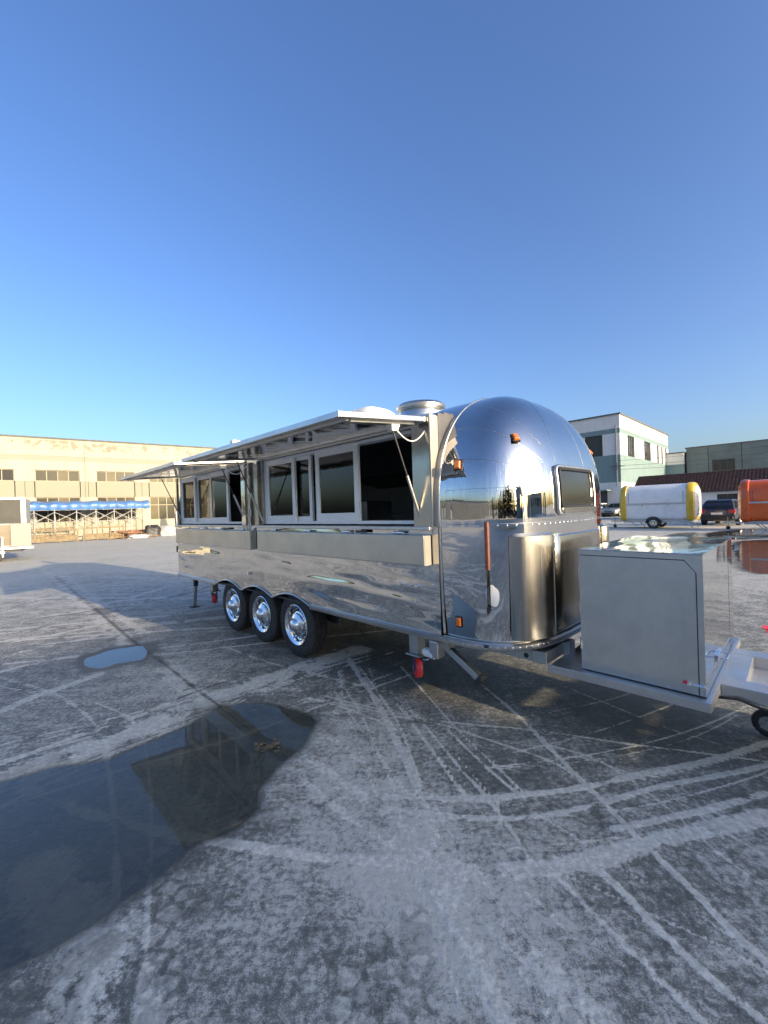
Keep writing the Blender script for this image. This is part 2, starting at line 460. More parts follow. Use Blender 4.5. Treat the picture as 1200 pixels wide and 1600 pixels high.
CRACKS= [([(-15.617, 18.327), (-12.121, 14.609), (-7.655, 9.846), (-4.863, 6.922), (-3.296, 5.25), (-2.25, 4.185), (-1.646, 3.56), (-1.331, 3.247)], 0.012), ([(-1.277, 3.968), (-1.646, 3.56), (-1.754, 3.41)], 0.008), ([(-5.666, 6.056), (-5.481, 6.389), (-4.878, 6.793), (-4.498, 7.197), (-3.926, 7.916), (-3.758, 8.891)], 0.012)]
BLOBS= [((-0.206, 2.539), 0.55, 0.3), ((0.007, 1.814), 0.45, 0.4), ((0.19, 1.545), 0.3, 0.3), ((-0.34, 1.563), 0.35, 0.08), ((0.429, 1.401), 0.3, 0.22), ((1.768, 2.794), 0.55, -0.35), ((1.734, 3.292), 0.5, -0.35), ((0.514, 3.642), 0.6, -0.28), ((0.863, 2.356), 0.3, -0.1), ((1.115, 1.564), 0.3, -0.05), ((-1.9, 3.99), 0.7, 0.25), ((-1.382, 1.652), 0.5, -0.2), ((-0.226, 1.422), 0.16, -0.22), ((-1.137, 1.297), 0.2, -0.12), ((-1.341, 4.914), 0.8, -0.25), ((-2.369, 6.255), 0.9, -0.15), ((-7.498, 10.96), 1.6, -0.1), ((-0.049, 4.349), 0.8, -0.35), ((0.512, 2.262), 0.25, -0.18), ((0.301, 2.511), 0.3, -0.12), ((0.88, 1.497), 0.25, -0.05), ((-1.05, 2.586), 0.35, -0.1)]

def seg_dist(px, py, poly, closed=False):
    d = np.full(px.shape, 1e9)
    n = len(poly)
    for i in range(n if closed else n - 1):
        ax, ay = poly[i]
        bx, by = poly[(i + 1) % n]
        ex, ey = bx - ax, by - ay
        L2 = ex * ex + ey * ey + 1e-12
        t_ = np.clip(((px - ax) * ex + (py - ay) * ey) / L2, 0, 1)
        d = np.minimum(d, (px - ax - t_ * ex) ** 2 + (py - ay - t_ * ey) ** 2)
    return np.sqrt(d)
def inside(px, py, poly):
    r = np.zeros(px.shape, bool)
    n = len(poly)
    for i in range(n):
        ax, ay = poly[i]
        bx, by = poly[(i + 1) % n]
        c = (ay > py) != (by > py)
        with np.errstate(divide='ignore', invalid='ignore'):
            xx = (bx - ax) * (py - ay) / (by - ay) + ax
        r ^= c & (px < xx)
    return r
def smooth(poly, closed=False, k=6):
    P = [np.array(p) for p in poly]
    n = len(P)
    out = []
    for i in range(n if closed else n - 1):
        p0 = P[(i - 1) % n] if closed or i > 0 else P[i]
        p1, p2 = P[i], P[(i + 1) % n]
        p3 = P[(i + 2) % n] if closed or i + 2 < n else p2
        for j in range(k):
            t_ = j / k
            out.append(tuple(.5 * (2 * p1 + (p2 - p0) * t_ + (2 * p0 - 5 * p1 + 4 * p2 - p3) * t_ ** 2 + (3 * p1 - p0 - 3 * p2 + p3) * t_ ** 3)))
    if not closed:
        out.append(tuple(P[-1]))
    return out
rt = random.Random(21)
def jline(p, q, bow, w, s_):
    p, q = np.array(p), np.array(q)
    d = q - p
    n_ = np.array((-d[1], d[0]))
    return ([tuple(p + d * f + n_ * bow * 4 * f * (1 - f) + np.array((rt.gauss(0, .006), rt.gauss(0, .006)))) for f in (0, .2, .4, .6, .8, 1)], w, s_)
for k_ in range(14):
    x0, y0 = rt.uniform(-.15, .75), rt.uniform(1.55, 2.2)
    x1 = x0 + rt.uniform(.15, .9)
    TRACKS.append(jline((x0, y0), (x1, rt.uniform(1.02, 1.25)), rt.uniform(-.05, .05), rt.uniform(.005, .014), rt.uniform(.3, .7)))
for k_ in range(10):
    x0 = rt.uniform(-.35, .5)
    TRACKS.append(jline((x0 - .25, rt.uniform(3.4, 4.1)), (x0 + rt.uniform(.1, .35), rt.uniform(1.8, 2.3)), rt.uniform(-.04, .04), rt.uniform(.006, .014), rt.uniform(.4, .8)))
for k_ in range(16):
    o_ = rt.uniform(-.45, .45)
    TRACKS.append(jline((-2.9 + rt.uniform(-.6, .6), 2.15 + o_), (-.5 + rt.uniform(-.5, .9), 3.95 + o_ + rt.uniform(-.1, .2)), rt.uniform(-.06, .0), rt.uniform(.010, .03), rt.uniform(.35, .8)))
for k_ in range(7):
    y0 = rt.uniform(1.75, 2.9)
    TRACKS.append(jline((.35 + rt.uniform(-.3, .4), y0), (2.6, y0 + rt.uniform(.35, .9)), rt.uniform(-.09, -.02), rt.uniform(.006, .012), rt.uniform(.4, .8)))
for k_ in range(22):
    y0 = rt.uniform(4.3, 9.5)
    x0 = -rt.uniform(2.5, 9)
    L_ = rt.uniform(1.5, 4.5)
    TRACKS.append(jline((x0, y0), (x0 + L_, y0 + L_ * rt.uniform(.05, .45)), rt.uniform(-.04, .04), rt.uniform(.03, .09), rt.uniform(.4, .8)))
for k_ in range(18):
    y0 = rt.uniform(8, 19)
    x0 = rt.uniform(-13, 12)
    L_ = rt.uniform(3, 8)
    TRACKS.append(jline((x0, y0), (x0 + L_, y0 + L_ * rt.uniform(-.3, .3)), rt.uniform(-.06, .06), rt.uniform(.10, .25), rt.uniform(.4, .8)))
for k_ in range(44):
    a0_, b0_ = rt.uniform(-13, -1), rt.uniform(-6.5, .2)
    L_ = rt.uniform(2, 6)
    p_, q_ = wpt(a0_, b0_), wpt(a0_ + L_, b0_ + rt.uniform(-.9, .9))
    TRACKS.append(jline((p_.x, p_.y), (q_.x, q_.y), rt.uniform(-.08, .08), rt.uniform(.04, .16), rt.uniform(.5, 1.0)))
BLOBS = [(c_, r_, s_ * (.62 if s_ > 0 else 1.0)) for c_, r_, s_ in BLOBS]
def lines(*spec):
    a = []
    for lo, hi, st in spec:
        a.append(np.arange(lo, hi - 1e-6, st))
    return np.concatenate(a + [np.array([spec[-1][1]])])
gx = lines((-420, -60, 45), (-60, -16, 2.2), (-16, -7, .12), (-7, -2.4, .035), (-2.4, 2.4, .0125), (2.4, 8, .045), (8, 17, .12), (17, 60, 2.2), (60, 420, 45))
gy = lines((-200, -20, 30), (-20, -6, 1.2), (-6, 1.1, .10), (1.1, 3.4, .0125), (3.4, 7, .03), (7, 20, .10), (20, 60, 1.6), (60, 600, 45))
X, Y = np.meshgrid(gx, gy, indexing='ij')
sh = X.shape
px, py = X.ravel(), Y.ravel()
jit = .02 * np.sin(px * 9.1 + 3 * np.sin(py * 4.3)) + .013 * np.sin(py * 17.3 + 2 * np.sin(px * 11.7)) + .008 * np.sin(px * 31 + py * 23)
dust = np.zeros(px.shape)
for poly, w, s_ in TRACKS:
    w *= .68 if w < .1 else .9
    pl = np.array(poly)
    mg = w * 4
    bb = np.where((px > pl[:, 0].min() - mg) & (px < pl[:, 0].max() + mg) & (py > pl[:, 1].min() - mg) & (py < pl[:, 1].max() + mg))[0]
    if len(bb) == 0: continue
    d = seg_dist(px[bb], py[bb], smooth(poly, k=4)) + jit[bb] * min(.35, w * 4)
    dust[bb] = np.maximum(dust[bb], s_ * np.exp(-np.maximum(0, d / w) ** 2.4))
base = .30 * np.clip((np.hypot(px, py) - 6) / 8, 0, 1)
for (cx, cy), R, s_ in BLOBS:
    base += s_ * np.exp(-((px - cx) ** 2 + (py - cy) ** 2) / R ** 2)
cells = np.zeros(px.shape)
near = np.where((np.abs(px) < 3) & (py > .9) & (py < 3))[0]
for poly, w in CELLS:
    d = seg_dist(px[near], py[near], smooth(poly, k=4))
    cells[near] = np.maximum(cells[near], np.clip((w * 1.15 - d) / (w * .3), 0, 1))
wet = np.zeros(px.shape)
zz = np.zeros(px.shape)
pin = np.where((px > -9) & (px < 24) & (py > .3) & (py < 24))[0]
for k_, poly in enumerate(PUDDLES):
    sp = smooth(poly, True, 5)
    far = 1.0 if k_ < 2 else 4.0
    sd = seg_dist(px[pin], py[pin], sp, True)
    sd = np.where(inside(px[pin], py[pin], sp), sd, -sd) + jit[pin] * (.5 if k_ != 1 else 1.3) * far
    dep = .05 if k_ == 0 else .03
    zz[pin] = np.minimum(zz[pin], np.where(sd > -.04 * far, -.004 - dep * np.clip(sd, -.08 * far, .5 * far) / far, 0))
    wet[pin] = np.maximum(wet[pin], np.clip((sd + (.05 if k_ != 1 else .12) * far) / (.06 * far), 0, 1))
    if k_ < 2:
        wet[pin] = np.maximum(wet[pin], (.42 if k_ == 0 else .3) * np.clip((sd + .16 + 3.5 * jit[pin]) / .16, 0, 1))
zz = np.minimum(zz, 0)
for poly in DAMP:
    sp = smooth(poly, True, 5)
    sd = seg_dist(px[pin], py[pin], sp, True)
    sd = np.where(inside(px[pin], py[pin], sp), sd, -sd) + jit[pin] * 2.2
    wet[pin] = np.maximum(wet[pin], .75 * np.clip((sd + .06) / .09, 0, 1))
crack = np.zeros(px.shape)
for poly, w in CRACKS:
    d = seg_dist(px[pin], py[pin], smooth(poly, k=4)) + np.abs(jit[pin]) * .3
    crack[pin] = np.maximum(crack[pin], np.exp(-(d / (.011 + .0028 * np.hypot(px[pin], py[pin]))) ** 2))
zz -= .004 * crack * (wet < .2)
nx, ny = sh
me = bpy.data.meshes.new('yard')
nv = nx * ny
co = np.stack([px, py, zz], 1).astype(np.float32)
idx = np.arange(nv).reshape(sh)
quads = np.stack([idx[:-1, :-1], idx[1:, :-1], idx[1:, 1:], idx[:-1, 1:]], -1).reshape(-1, 4)
nq = len(quads)
me.vertices.add(nv)
me.vertices.foreach_set('co', co.ravel())
me.loops.add(nq * 4)
me.loops.foreach_set('vertex_index', quads.ravel().astype(np.int32))
me.polygons.add(nq)
me.polygons.foreach_set('loop_start', np.arange(0, nq * 4, 4, dtype=np.int32))
me.polygons.foreach_set('use_smooth', np.ones(nq, bool))
me.update()
me.validate()
at = me.color_attributes.new('marks', 'FLOAT_COLOR', 'POINT')
at.data.foreach_set('color', np.stack([dust, cells, wet, crack], 1).astype(np.float32).ravel())
a2 = me.attributes.new('spread', 'FLOAT', 'POINT')
a2.data.foreach_set('value', base.astype(np.float32))

t = NT('yard_concrete')
atn = t.n('ShaderNodeAttribute', attribute_name='marks')
sepc = t.n('ShaderNodeSeparateColor')
t.put(sepc.inputs[0], atn.outputs['Color'])
dR, dG, dB = sepc.outputs[0], sepc.outputs[1], sepc.outputs[2]
dA = atn.outputs['Alpha']
spr = t.n('ShaderNodeAttribute', attribute_name='spread').outputs['Fac']
nb = t.noise(.55, 3, .55)
nm_ = t.noise(4.2, 5, .68, dist=.4)
nf = t.noise(38, 4, .7)
ng = t.noise(210, 2, .6)
stv = t.noise(1.0, 4, .68, t.mapv((1.0, 13, 1), rot=(0, 0, rad(-20))), dist=.5)
stv2 = t.noise(1.0, 4, .65, t.mapv((20, 1.2, 1), rot=(0, 0, rad(12))), dist=.5)
vis = t.math('MULTIPLY', dR, t.ramp(nm_, .33, .52, .35, 1.0))
def addw(v, n_, w):
    return t.math('ADD', v, t.math('MULTIPLY', t.math('SUBTRACT', n_, .5), w))
flk = t.noise(17, 4, .75, dist=1.2)
scr = t.noise(1.0, 2, .7, t.mapv((6, 55, 1), rot=(0, 0, rad(-32))), dist=.3)
v = t.math('ADD', t.math('MULTIPLY', spr, .85), .50)
v = addw(v, nb, .40)
v = addw(v, nm_, .70)
v = addw(v, flk, 1.0)
v = addw(v, nf, 1.0)
v = addw(v, ng, .75)
v = addw(v, stv, .45)
v = addw(v, stv2, .25)
v = addw(v, scr, .25)
film = t.math('ADD', t.math('MULTIPLY', t.ramp(v, .0, 1.0), .6), t.math('MULTIPLY', t.ramp(v, .40, .70), .4))
k = addw(vis, nf, .75)
k = addw(k, ng, .50)
k = addw(k, stv, .30)
k = addw(k, nm_, .35)
trk = t.math('MULTIPLY', t.ramp(k, .17, .52), t.math('ADD', .66, t.math('MULTIPLY', t.ramp(t.math('ADD', flk, t.math('MULTIPLY', t.math('SUBTRACT', nf, .5), .8)), .3, .75), .42)))
dustm = t.math('MAXIMUM', t.math('MULTIPLY', film, .80), trk)
# block prints left by coarse tractor treads
wv = t.n('ShaderNodeMix', data_type='RGBA')
t.put(wv.inputs[0], .05); t.put(wv.inputs[6], t.co()); t.put(wv.inputs[7], t.noise(5, 3, .6, out='Color'))
cv = t.mapv((1, 1.25, 1), rot=(0, 0, .3), vec=wv.outputs[2])
vd = t.vor(11.0, 'DISTANCE_TO_EDGE', cv, rnd=.75)
vd = t.math('ADD', vd, t.math('MULTIPLY', t.math('SUBTRACT', nf, .5), .16))
pick = t.ramp(t.sep(t.vor(11.0, 'F1', cv, 'Color', rnd=.75))[0], .30, .42, .15, 1.0)
cellm = t.math('MULTIPLY', t.math('MULTIPLY', t.ramp(vd, .07, .17), pick), t.ramp(t.math('ADD', nm_, t.math('MULTIPLY', nf, .7)), .45, 1.05, .35, 1.0))
dustm = t.mix(t.math('MULTIPLY', dG, .36), dustm, cellm)
dark = t.mix(nm_, (.066, .071, .064), (.120, .126, .115))
dark = t.mix(t.ramp(nb, .35, .65), dark, t.mix(nf, (.054, .060, .050), (.118, .120, .104)))
light = t.mix(nf, (.58, .57, .505), (.82, .81, .73))
pink = t.ramp(t.noise(1.7, 3, .6), .58, .75)
light = t.mix(t.math('MULTIPLY', pink, .35), light, (.66, .56, .50))
colr = t.mix(t.math('MULTIPLY', dustm, .86), dark, light)
sp_ = t.ramp(t.vor(70, 'F1'), .02, .14)
colr = t.mix(t.math('MULTIPLY', t.ramp(nm_, .5, .62), t.math('SUBTRACT', 1.0, sp_)), colr, (.05, .05, .05))
wetc = t.mix(dustm, (.052, .050, .039), (.125, .118, .092))
colr = t.mix(t.math('MULTIPLY', dB, .93), colr, wetc)
colr = t.mix(t.math('MULTIPLY', t.ramp(dA, .25, .8), .75), colr, (.035, .033, .03))
rough = t.math('SUBTRACT', t.ramp(dustm, 0, 1, .62, .92), t.math('MULTIPLY', dB, .22))
hgt = t.math('ADD', t.math('MULTIPLY', dR, .6), t.noise(42, 4, .7))
t.pbr(colr, rough, 0, t.bump(hgt, .8, .006), spec=.35)
M['yard_concrete'] = t.m
me.materials.append(t.m)
yard = bpy.data.objects.new('ground', me)
COL.objects.link(yard)
tag(yard, 'grey concrete yard streaked with pale dusty tyre tracks', kind='structure')

def puddle(poly, level, grow):
    sp = smooth(poly, True, 5)
    c = np.mean(np.array(sp), 0)
    mb = MB()
    pts = []
    for q in sp:
        d = np.array(q) - c
        L = np.linalg.norm(d)
        pts.append((q[0] + d[0] / L * grow, q[1] + d[1] / L * grow, level))
    mb.add(pts, [tuple(range(len(pts)))])
    o = mb.build('puddle', 'water', fix=False)
    me_ = o.data
    if me_.polygons[0].normal.z < 0:
        me_.flip_normals()
    return tag(o, kind='structure')
for k_, poly in enumerate(PUDDLES):
    o = puddle(poly, -.0045, .05 if k_ < 2 else .15)
    o['label'] = ['large dark puddle mirroring the awning in the left foreground', 'small pale puddle beside the slab joint on the left', 'far puddle mirroring the parked dark car', 'wide puddle in front of the orange trailer', 'little puddle before the white trailer'][k_]
# ------------------------------------------------------------------ the polished trailer (coordinates: a forward, b across, z up)
A_SEAM, A_REAR = -1.80, -7.03
BC, HW = 3.26, .93
B_SIDE = 2.31
DEP, PN, PM = .62, 3.3, 2.25
Z_BOT, Z_MID, Z_TOP = .585, 1.50, 2.40
OFF = (-4.4, 3.28, 0)
tr = empty('food_trailer', wpt(OFF[0], OFF[1]), RZ)
tag(tr, 'long polished aluminium food trailer with domed front and two raised awnings', 'food trailer')
def P(mb, name, mats, parent=tr, **kw):
    # every part of the trailer sits in the same local frame
    return mb.build(name, mats, parent, off=OFF, **kw)
def kz(z):
    if z <= Z_MID:
        return 1.0 - .022 * max(0, (1.2 - z) / .65) ** 2
    u_ = min(1, (z - Z_MID) / (Z_TOP - Z_MID))
    return max(0, 1 - u_ ** PM) ** (1 / PM)
def spow(x, e):
    return math.copysign(abs(x) ** e, x)
def outline(phi, k=1.0, off=0.0):
    a = DEP * k * spow(math.cos(phi), 2 / PN)
    b = HW * k * spow(math.sin(phi), 2 / PN)
    ga = (abs(a) / DEP) ** (PN - 1) / DEP
    gb = math.copysign((abs(b) / HW) ** (PN - 1) / HW, b)
    L = math.hypot(ga, gb) or 1
    return A_SEAM + a + off * ga / L, BC + b + off * gb / L, ga / L, gb / L
def shell_a(b, z, off=0.0):
    k = kz(z)
    q = k ** PN - (abs(b - BC) / HW) ** PN
    return A_SEAM + DEP * max(0, q) ** (1 / PN) + off
HP = math.pi / 2
# front dome
mb = MB()
rows = [Z_BOT + (Z_MID - Z_BOT) * i / 12 for i in range(13)]
th = [math.pi / 2 * i / 56 for i in range(1, 57)]
rows += [Z_MID + (Z_TOP - Z_MID) * spow(math.sin(q), 2 / PM) for q in th]
ks = [kz(z) for z in rows[:13]] + [spow(max(0, math.cos(q)), 2 / PM) for q in th]
NPH = 121
def phis(n):
    # even arc spacing on the superellipse
    q = [-math.pi / 2 + math.pi * i / 4000 for i in range(4001)]
    pts = [outline(x)[:2] for x in q]
    s_ = [0]
    for i in range(4000):
        s_.append(s_[-1] + math.dist(pts[i], pts[i + 1]))
    return [float(np.interp(s_[-1] * i / (n - 1), s_, q)) for i in range(n)]
PH = phis(NPH)
vs = []
for z, k in zip(rows, ks):
    for ph in PH:
        a, b, _, _ = outline(ph, max(k, 1e-4))
        vs.append((a, b, z))
fs = [(i * NPH + j, i * NPH + j + 1, (i + 1) * NPH + j + 1, (i + 1) * NPH + j) for i in range(len(rows) - 1) for j in range(NPH - 1)]
mb.add(vs, fs)
dome = P(mb, 'front_dome', 'polished_shell', smooth='all')
# roof and far side tube
mb = MB()
prof = []
for i in range(60):
    q = math.pi * i / 59
    k = spow(math.cos(q), 2 / PM)
    z = Z_MID + (Z_TOP - Z_MID) * spow(math.sin(q), 2 / PM)
    if k > 0 and z < 2.10:
        continue
    prof.append((BC - HW * k, z))
prof.append((BC + HW, Z_BOT))
mb.add([(a, b, z) for a in (A_REAR, A_SEAM - .002) for b, z in prof], [(i, i + 1, i + 1 + len(prof), i + len(prof)) for i in range(len(prof) - 1)])
P(mb, 'roof_shell', 'polished_shell', smooth='all')
mb = MB()
zs_ = [1.34 + .05 * i for i in range(18)]
mb.add([(a, outline(-HP, kz(z))[1], z) for a in (A_SEAM - .08, A_SEAM) for z in zs_], [(i, i + 1, i + 19, i + 18) for i in range(17)])
P(mb, 'shell_return', 'matte_aluminium', smooth='all')
# rear panel
mb = MB()
pr = [(BC - HW * spow(math.cos(math.pi * i / 40), 2 / PM), Z_MID + (Z_TOP - Z_MID) * spow(math.sin(math.pi * i / 40), 2 / PM)) for i in range(41)]
mb.prism([(B_SIDE + .01, Z_BOT)] + pr + [(BC + HW, Z_BOT)], 0, A_REAR - .02, A_REAR)
P(mb, 'rear_panel', 'polished_shell')
# near side lower skin with scalloped wheel openings
HUBS = (-5.225, -4.475, -3.75)
def skirt(a):
    z = Z_BOT
    for h in HUBS:
        d = abs(a - h)
        if d < .375:
            z = max(z, .575 + .088 * math.cos(math.pi / 2 * d / .375) ** .9)
    if -5.225 < a < -3.75:
        z = max(z, .572)
    return z
mb = MB()
na = 420
fr_ = [A_REAR + (A_SEAM - A_REAR) * i / na for i in range(na + 1)]
ZN = 10
mb.add([(a, B_SIDE, skirt(a) + (1.37 - skirt(a)) * j / ZN) for a in fr_ for j in range(ZN + 1)],
       [(i * (ZN + 1) + j, (i + 1) * (ZN + 1) + j, (i + 1) * (ZN + 1) + j + 1, i * (ZN + 1) + j + 1) for i in range(na) for j in range(ZN)])
P(mb, 'side_skin', 'polished_sheet', smooth=True)
# rolled lip along the wheel openings
mb = MB()
mb.tube([(a, B_SIDE - .006, skirt(a)) for a in fr_ if -5.60 < a < -3.385], .009, 8)
P(mb, 'wheel_arch_lip', 'mill_aluminium', smooth=True)
# belt rail along the bottom edge
def rail(name, pts, nrm, prof, mt, **kw):
    mb = MB()
    mb.sweep(pts, prof, nrm)
    return P(mb, name, mt, **kw)
bprof = [(-.02, -.022), (.012, -.022), (.020, -.012), (.020, .016), (.010, .026), (-.004, .026)]
rail('bottom_rail', [(A_REAR, B_SIDE, Z_BOT - .004), (-5.60, B_SIDE, Z_BOT - .004)], [(0, -1, 0)] * 2, bprof, 'mill_aluminium')
fpts = [(-3.385, B_SIDE, Z_BOT - .004), (A_SEAM - .12, B_SIDE, Z_BOT - .004)]
fn_ = [(0, -1, 0)] * 2
for ph in PH:
    a, b, n1, n2 = outline(ph)
    fpts.append((a, b, Z_BOT - .004))
    fn_.append((n1, n2, 0))
rail('bottom_rail', fpts, fn_, bprof, 'mill_aluminium', smooth=True)
# seam moulding arching over the dome joint
sm_ = [(A_SEAM, outline(-math.pi / 2, kz(z))[1] - .004, z) for z in [Z_BOT + .03 + i * .05 for i in range(18)]]
sm_ += [(A_SEAM, BC - HW * spow(math.cos(q), 2 / PM), Z_MID + (Z_TOP - Z_MID) * spow(math.sin(q), 2 / PM)) for q in [math.pi * i / 60 for i in range(1, 60)]]
mb = MB()
mb.tube(sm_, .008, 8)
P(mb, 'seam_moulding', 'mill_aluminium', smooth=True)
# panel laps and rivets on the dome
riv = MB()
def rivet(c, n_, r=.006):
    c, n_ = Vector(c), Vector(n_).normalized()
    a = n_.orthogonal().normalized()
    b = n_.cross(a)
    vs = [c + n_ * r * .6]
    for i in range(6):
        q = math.pi * i / 3
        vs.append(c + (a * math.cos(q) + b * math.sin(q)) * r)
    riv.add(vs, [(0, 1 + i, 1 + (i + 1) % 6) for i in range(6)])
def surf(phi, z, off=0.0):
    a, b, n1, n2 = outline(phi, kz(z), off)
    return (a, b, z), (n1, n2, .0 if z < Z_MID else .9 * ((z - Z_MID) / (Z_TOP - Z_MID)) ** 1.6)
def lap(z0, z1, ph1, p=2.0, n=44, ph0=-math.pi / 2 + .02, rv=True):
    pts = []
    for i in range(n + 1):
        t_ = i / n
        ph = ph0 + (ph1 - ph0) * t_
        z = z0 + (z1 - z0) * t_ ** p
        pt, nn = surf(ph, z, .0005)
        pts.append(pt)
    s_ = [0]
    for i in range(n):
        s_.append(s_[-1] + math.dist(pts[i], pts[i + 1]))
    mb = MB()
    mb.tube(pts, .0014, 5)
    P(mb, 'panel_lap', 'mill_aluminium', smooth=True)
    if rv:
        k = int(s_[-1] / .06)
        for j in range(k + 1):
            q = j / max(1, k)
            pt = [float(np.interp(q * s_[-1], s_, [p_[c] for p_ in pts])) for c in range(3)]
            t_ = float(np.interp(q * s_[-1], s_, [i / n for i in range(n + 1)]))
            pt2, nn = surf(ph0 + (ph1 - ph0) * t_, z0 + (z1 - z0) * t_ ** p, .001)
            rivet((pt2[0], pt2[1], pt2[2] - .012), nn)
HP = math.pi / 2
lap(1.385, 1.385, HP - .02, 1, 90)
lap(1.62, 1.62, -.5, 1)
lap(1.83, 1.72, -.5, 1.6)
lap(2.06, 1.80, -.42, 1.8)
lap(2.25, 1.90, -.36, 2.0)
lap(1.83, 1.72, .5, 1.6, ph0=HP - .02)
lap(2.06, 1.80, .42, 1.8, ph0=HP - .02)
for ph in (-.22, .05, .3):
    pts = []
    for i in range(30):
        z = 1.79 + (2.42 - 1.79) * i / 29
        pts.append(surf(ph, z, .0005)[0])
    mb = MB()
    mb.tube(pts, .0014, 5)
    P(mb, 'panel_lap', 'mill_aluminium', smooth=True)
for b in (2.83, 3.74):
    for i in range(14):
        z = .64 + i * .05
        rivet((shell_a(b, z, .012), b, z), (1, 0, 0))
for i in range(120):
    q = i / 119
    a, b, n1, n2 = outline(PH[int(q * (NPH - 1))], 1, .021)
    if i % 2 == 0:
        rivet((a, b, Z_BOT), (n1, n2, 0), .0055)
for i in range(22):
    rivet((A_SEAM - .05, B_SIDE - .001, .66 + i * .033), (0, -1, 0), .004)
ro = P(riv, 'rivet_row', 'bright_chrome', smooth='all')
ro['kind'] = 'stuff'
# front window in the dome
b0, b1, z0, z1 = 2.86, 3.52, 1.435, 1.765
wf = MB()
def rrect(b0, b1, z0, z1, r, n=6):
    pts = []
    for cx, cz, q0 in ((b1 - r, z1 - r, 0), (b0 + r, z1 - r, 90), (b0 + r, z0 + r, 180), (b1 - r, z0 + r, 270)):
        for i in range(n + 1):
            q = rad(q0 + 90 * i / n)
            pts.append((cx + r * math.cos(q), cz + r * math.sin(q)))
    return pts
def dense(pts, st=.04):
    out = []
    n = len(pts)
    for i in range(n):
        p, q = pts[i], pts[(i + 1) % n]
        k = max(1, int(math.dist(p, q) / st))
        out += [(p[0] + (q[0] - p[0]) * j / k, p[1] + (q[1] - p[1]) * j / k) for j in range(k)]
    return out
wf.tube([(shell_a(b, z, .012), b, z) for b, z in dense(rrect(b0, b1, z0, z1, .04))], .013, 10, True)
front_win = P(wf, 'front_window', 'mill_aluminium', smooth=True)
g = MB()
g.grid(24, 10, lambda u_, v_: (shell_a(b0 + (b1 - b0) * u_, z0 + .045 + (z1 - z0 - .05) * v_, .010), b0 + .012 + (b1 - b0 - .024) * u_, z0 + .045 + (z1 - z0 - .055) * v_))
P(g, 'pane', 'car_glass', front_win, smooth='all')
front_win.children[0].parent = front_win
g = MB()
g.tube([(shell_a(b, z, .020), b, z) for b, z in dense(rrect(b0 + .03, b1 - .03, z0 + .045, z1 - .02, .03))], .007, 8, True)
P(g, 'gasket', 'black_plastic', front_win, smooth=True)
g = MB()
pts_ = [(shell_a(b0 + .03 + (b1 - b0 - .06) * i / 20, z0 + .02, .02), b0 + .03 + (b1 - b0 - .06) * i / 20) for i in range(21)]
g.sweep([(a, b, z0 + .022) for a, b in pts_], [(-.01, -.022), (.018, -.022), (.018, .018), (-.01, .018)], [(1, 0, 0)] * 21)
P(g, 'hinge_bar', 'brushed_upright', front_win)
g = MB()
g.box(shell_a(3.44, 1.60, .012), shell_a(3.44, 1.60, .016), 3.44, 3.475, 1.55, 1.62)
P(g, 'sticker', 'plain_white', front_win)
# brushed stone guards on the lower front corners, plain panel between them
def guard(bA, bB, z0, z1, off, name, mt, lid=True):
    pts = []
    n = 26
    lo = [ph for ph in PH if (outline(ph)[1] >= bA and outline(ph)[1] <= bB)]
    mb = MB()
    vs, fs = [], []
    k = len(lo)
    for z in (z0, z1):
        for i, ph in enumerate(lo):
            e = min(1, min(i, k - 1 - i) / 2.5)
            a, b, n1, n2 = outline(ph, 1, off * (.1 + .9 * e ** .5))
            vs.append((a, b, z))
    for ph in lo:
        a, b, _, _ = outline(ph, 1, -.01)
        vs.append((a, b, z1 + .022))
    fs = [(i, i + 1, k + i + 1, k + i) for i in range(k - 1)]
    fs += [(k + i, k + i + 1, 2 * k + i + 1, 2 * k + i) for i in range(k - 1)]
    mb.add(vs, fs)
    return P(mb, name, mt, smooth=True)
guard(2.45, 2.79, .635, 1.30, .055, 'stone_guard', 'brushed_upright')
guard(3.76, 4.14, .635, 1.30, .055, 'stone_guard', 'brushed_upright')
guard(2.815, 3.745, .64, 1.28, .010, 'front_panel', 'brushed_upright')
# the boxy window bay on the near side
BAY_T = 2.165
W1 = (-4.30, -2.02, 1.385, 2.10)
W2 = (-7.00, -4.82, 1.385, 2.10)
mb = MB()
mb.box(A_REAR, A_SEAM - .045, B_SIDE, B_SIDE + .035, 2.10, BAY_T)
mb.box(W2[1], W1[0], B_SIDE + .02, B_SIDE + .05, 1.37, 2.10)
mb.box(W1[1], A_SEAM - .045, B_SIDE + .0, B_SIDE + .03, 1.37, 2.10)
mb.box(A_REAR, W2[0], B_SIDE, B_SIDE + .03, 1.37, 2.10)
bay = P(mb, 'window_bay', 'brushed_upright')
# wedge shaped end plate facing forward, catching the sun
mb = MB()
pl = [(B_SIDE - .001, 1.30)]
for i in range(16):
    z = 1.30 + (BAY_T - 1.30) * i / 15
    pl.append((outline(-HP, kz(z))[1] + .01, z))
pl.append((B_SIDE - .001, BAY_T))
mb.prism(pl, 0, A_SEAM - .058, A_SEAM - .044)
P(mb, 'bay_end_plate', 'matte_aluminium')
mb = MB()
mb.box(A_REAR, A_SEAM - .047, B_SIDE - .002, B_SIDE + .26, BAY_T, BAY_T + .006)
P(mb, 'bay_top_plate', 'mill_aluminium')
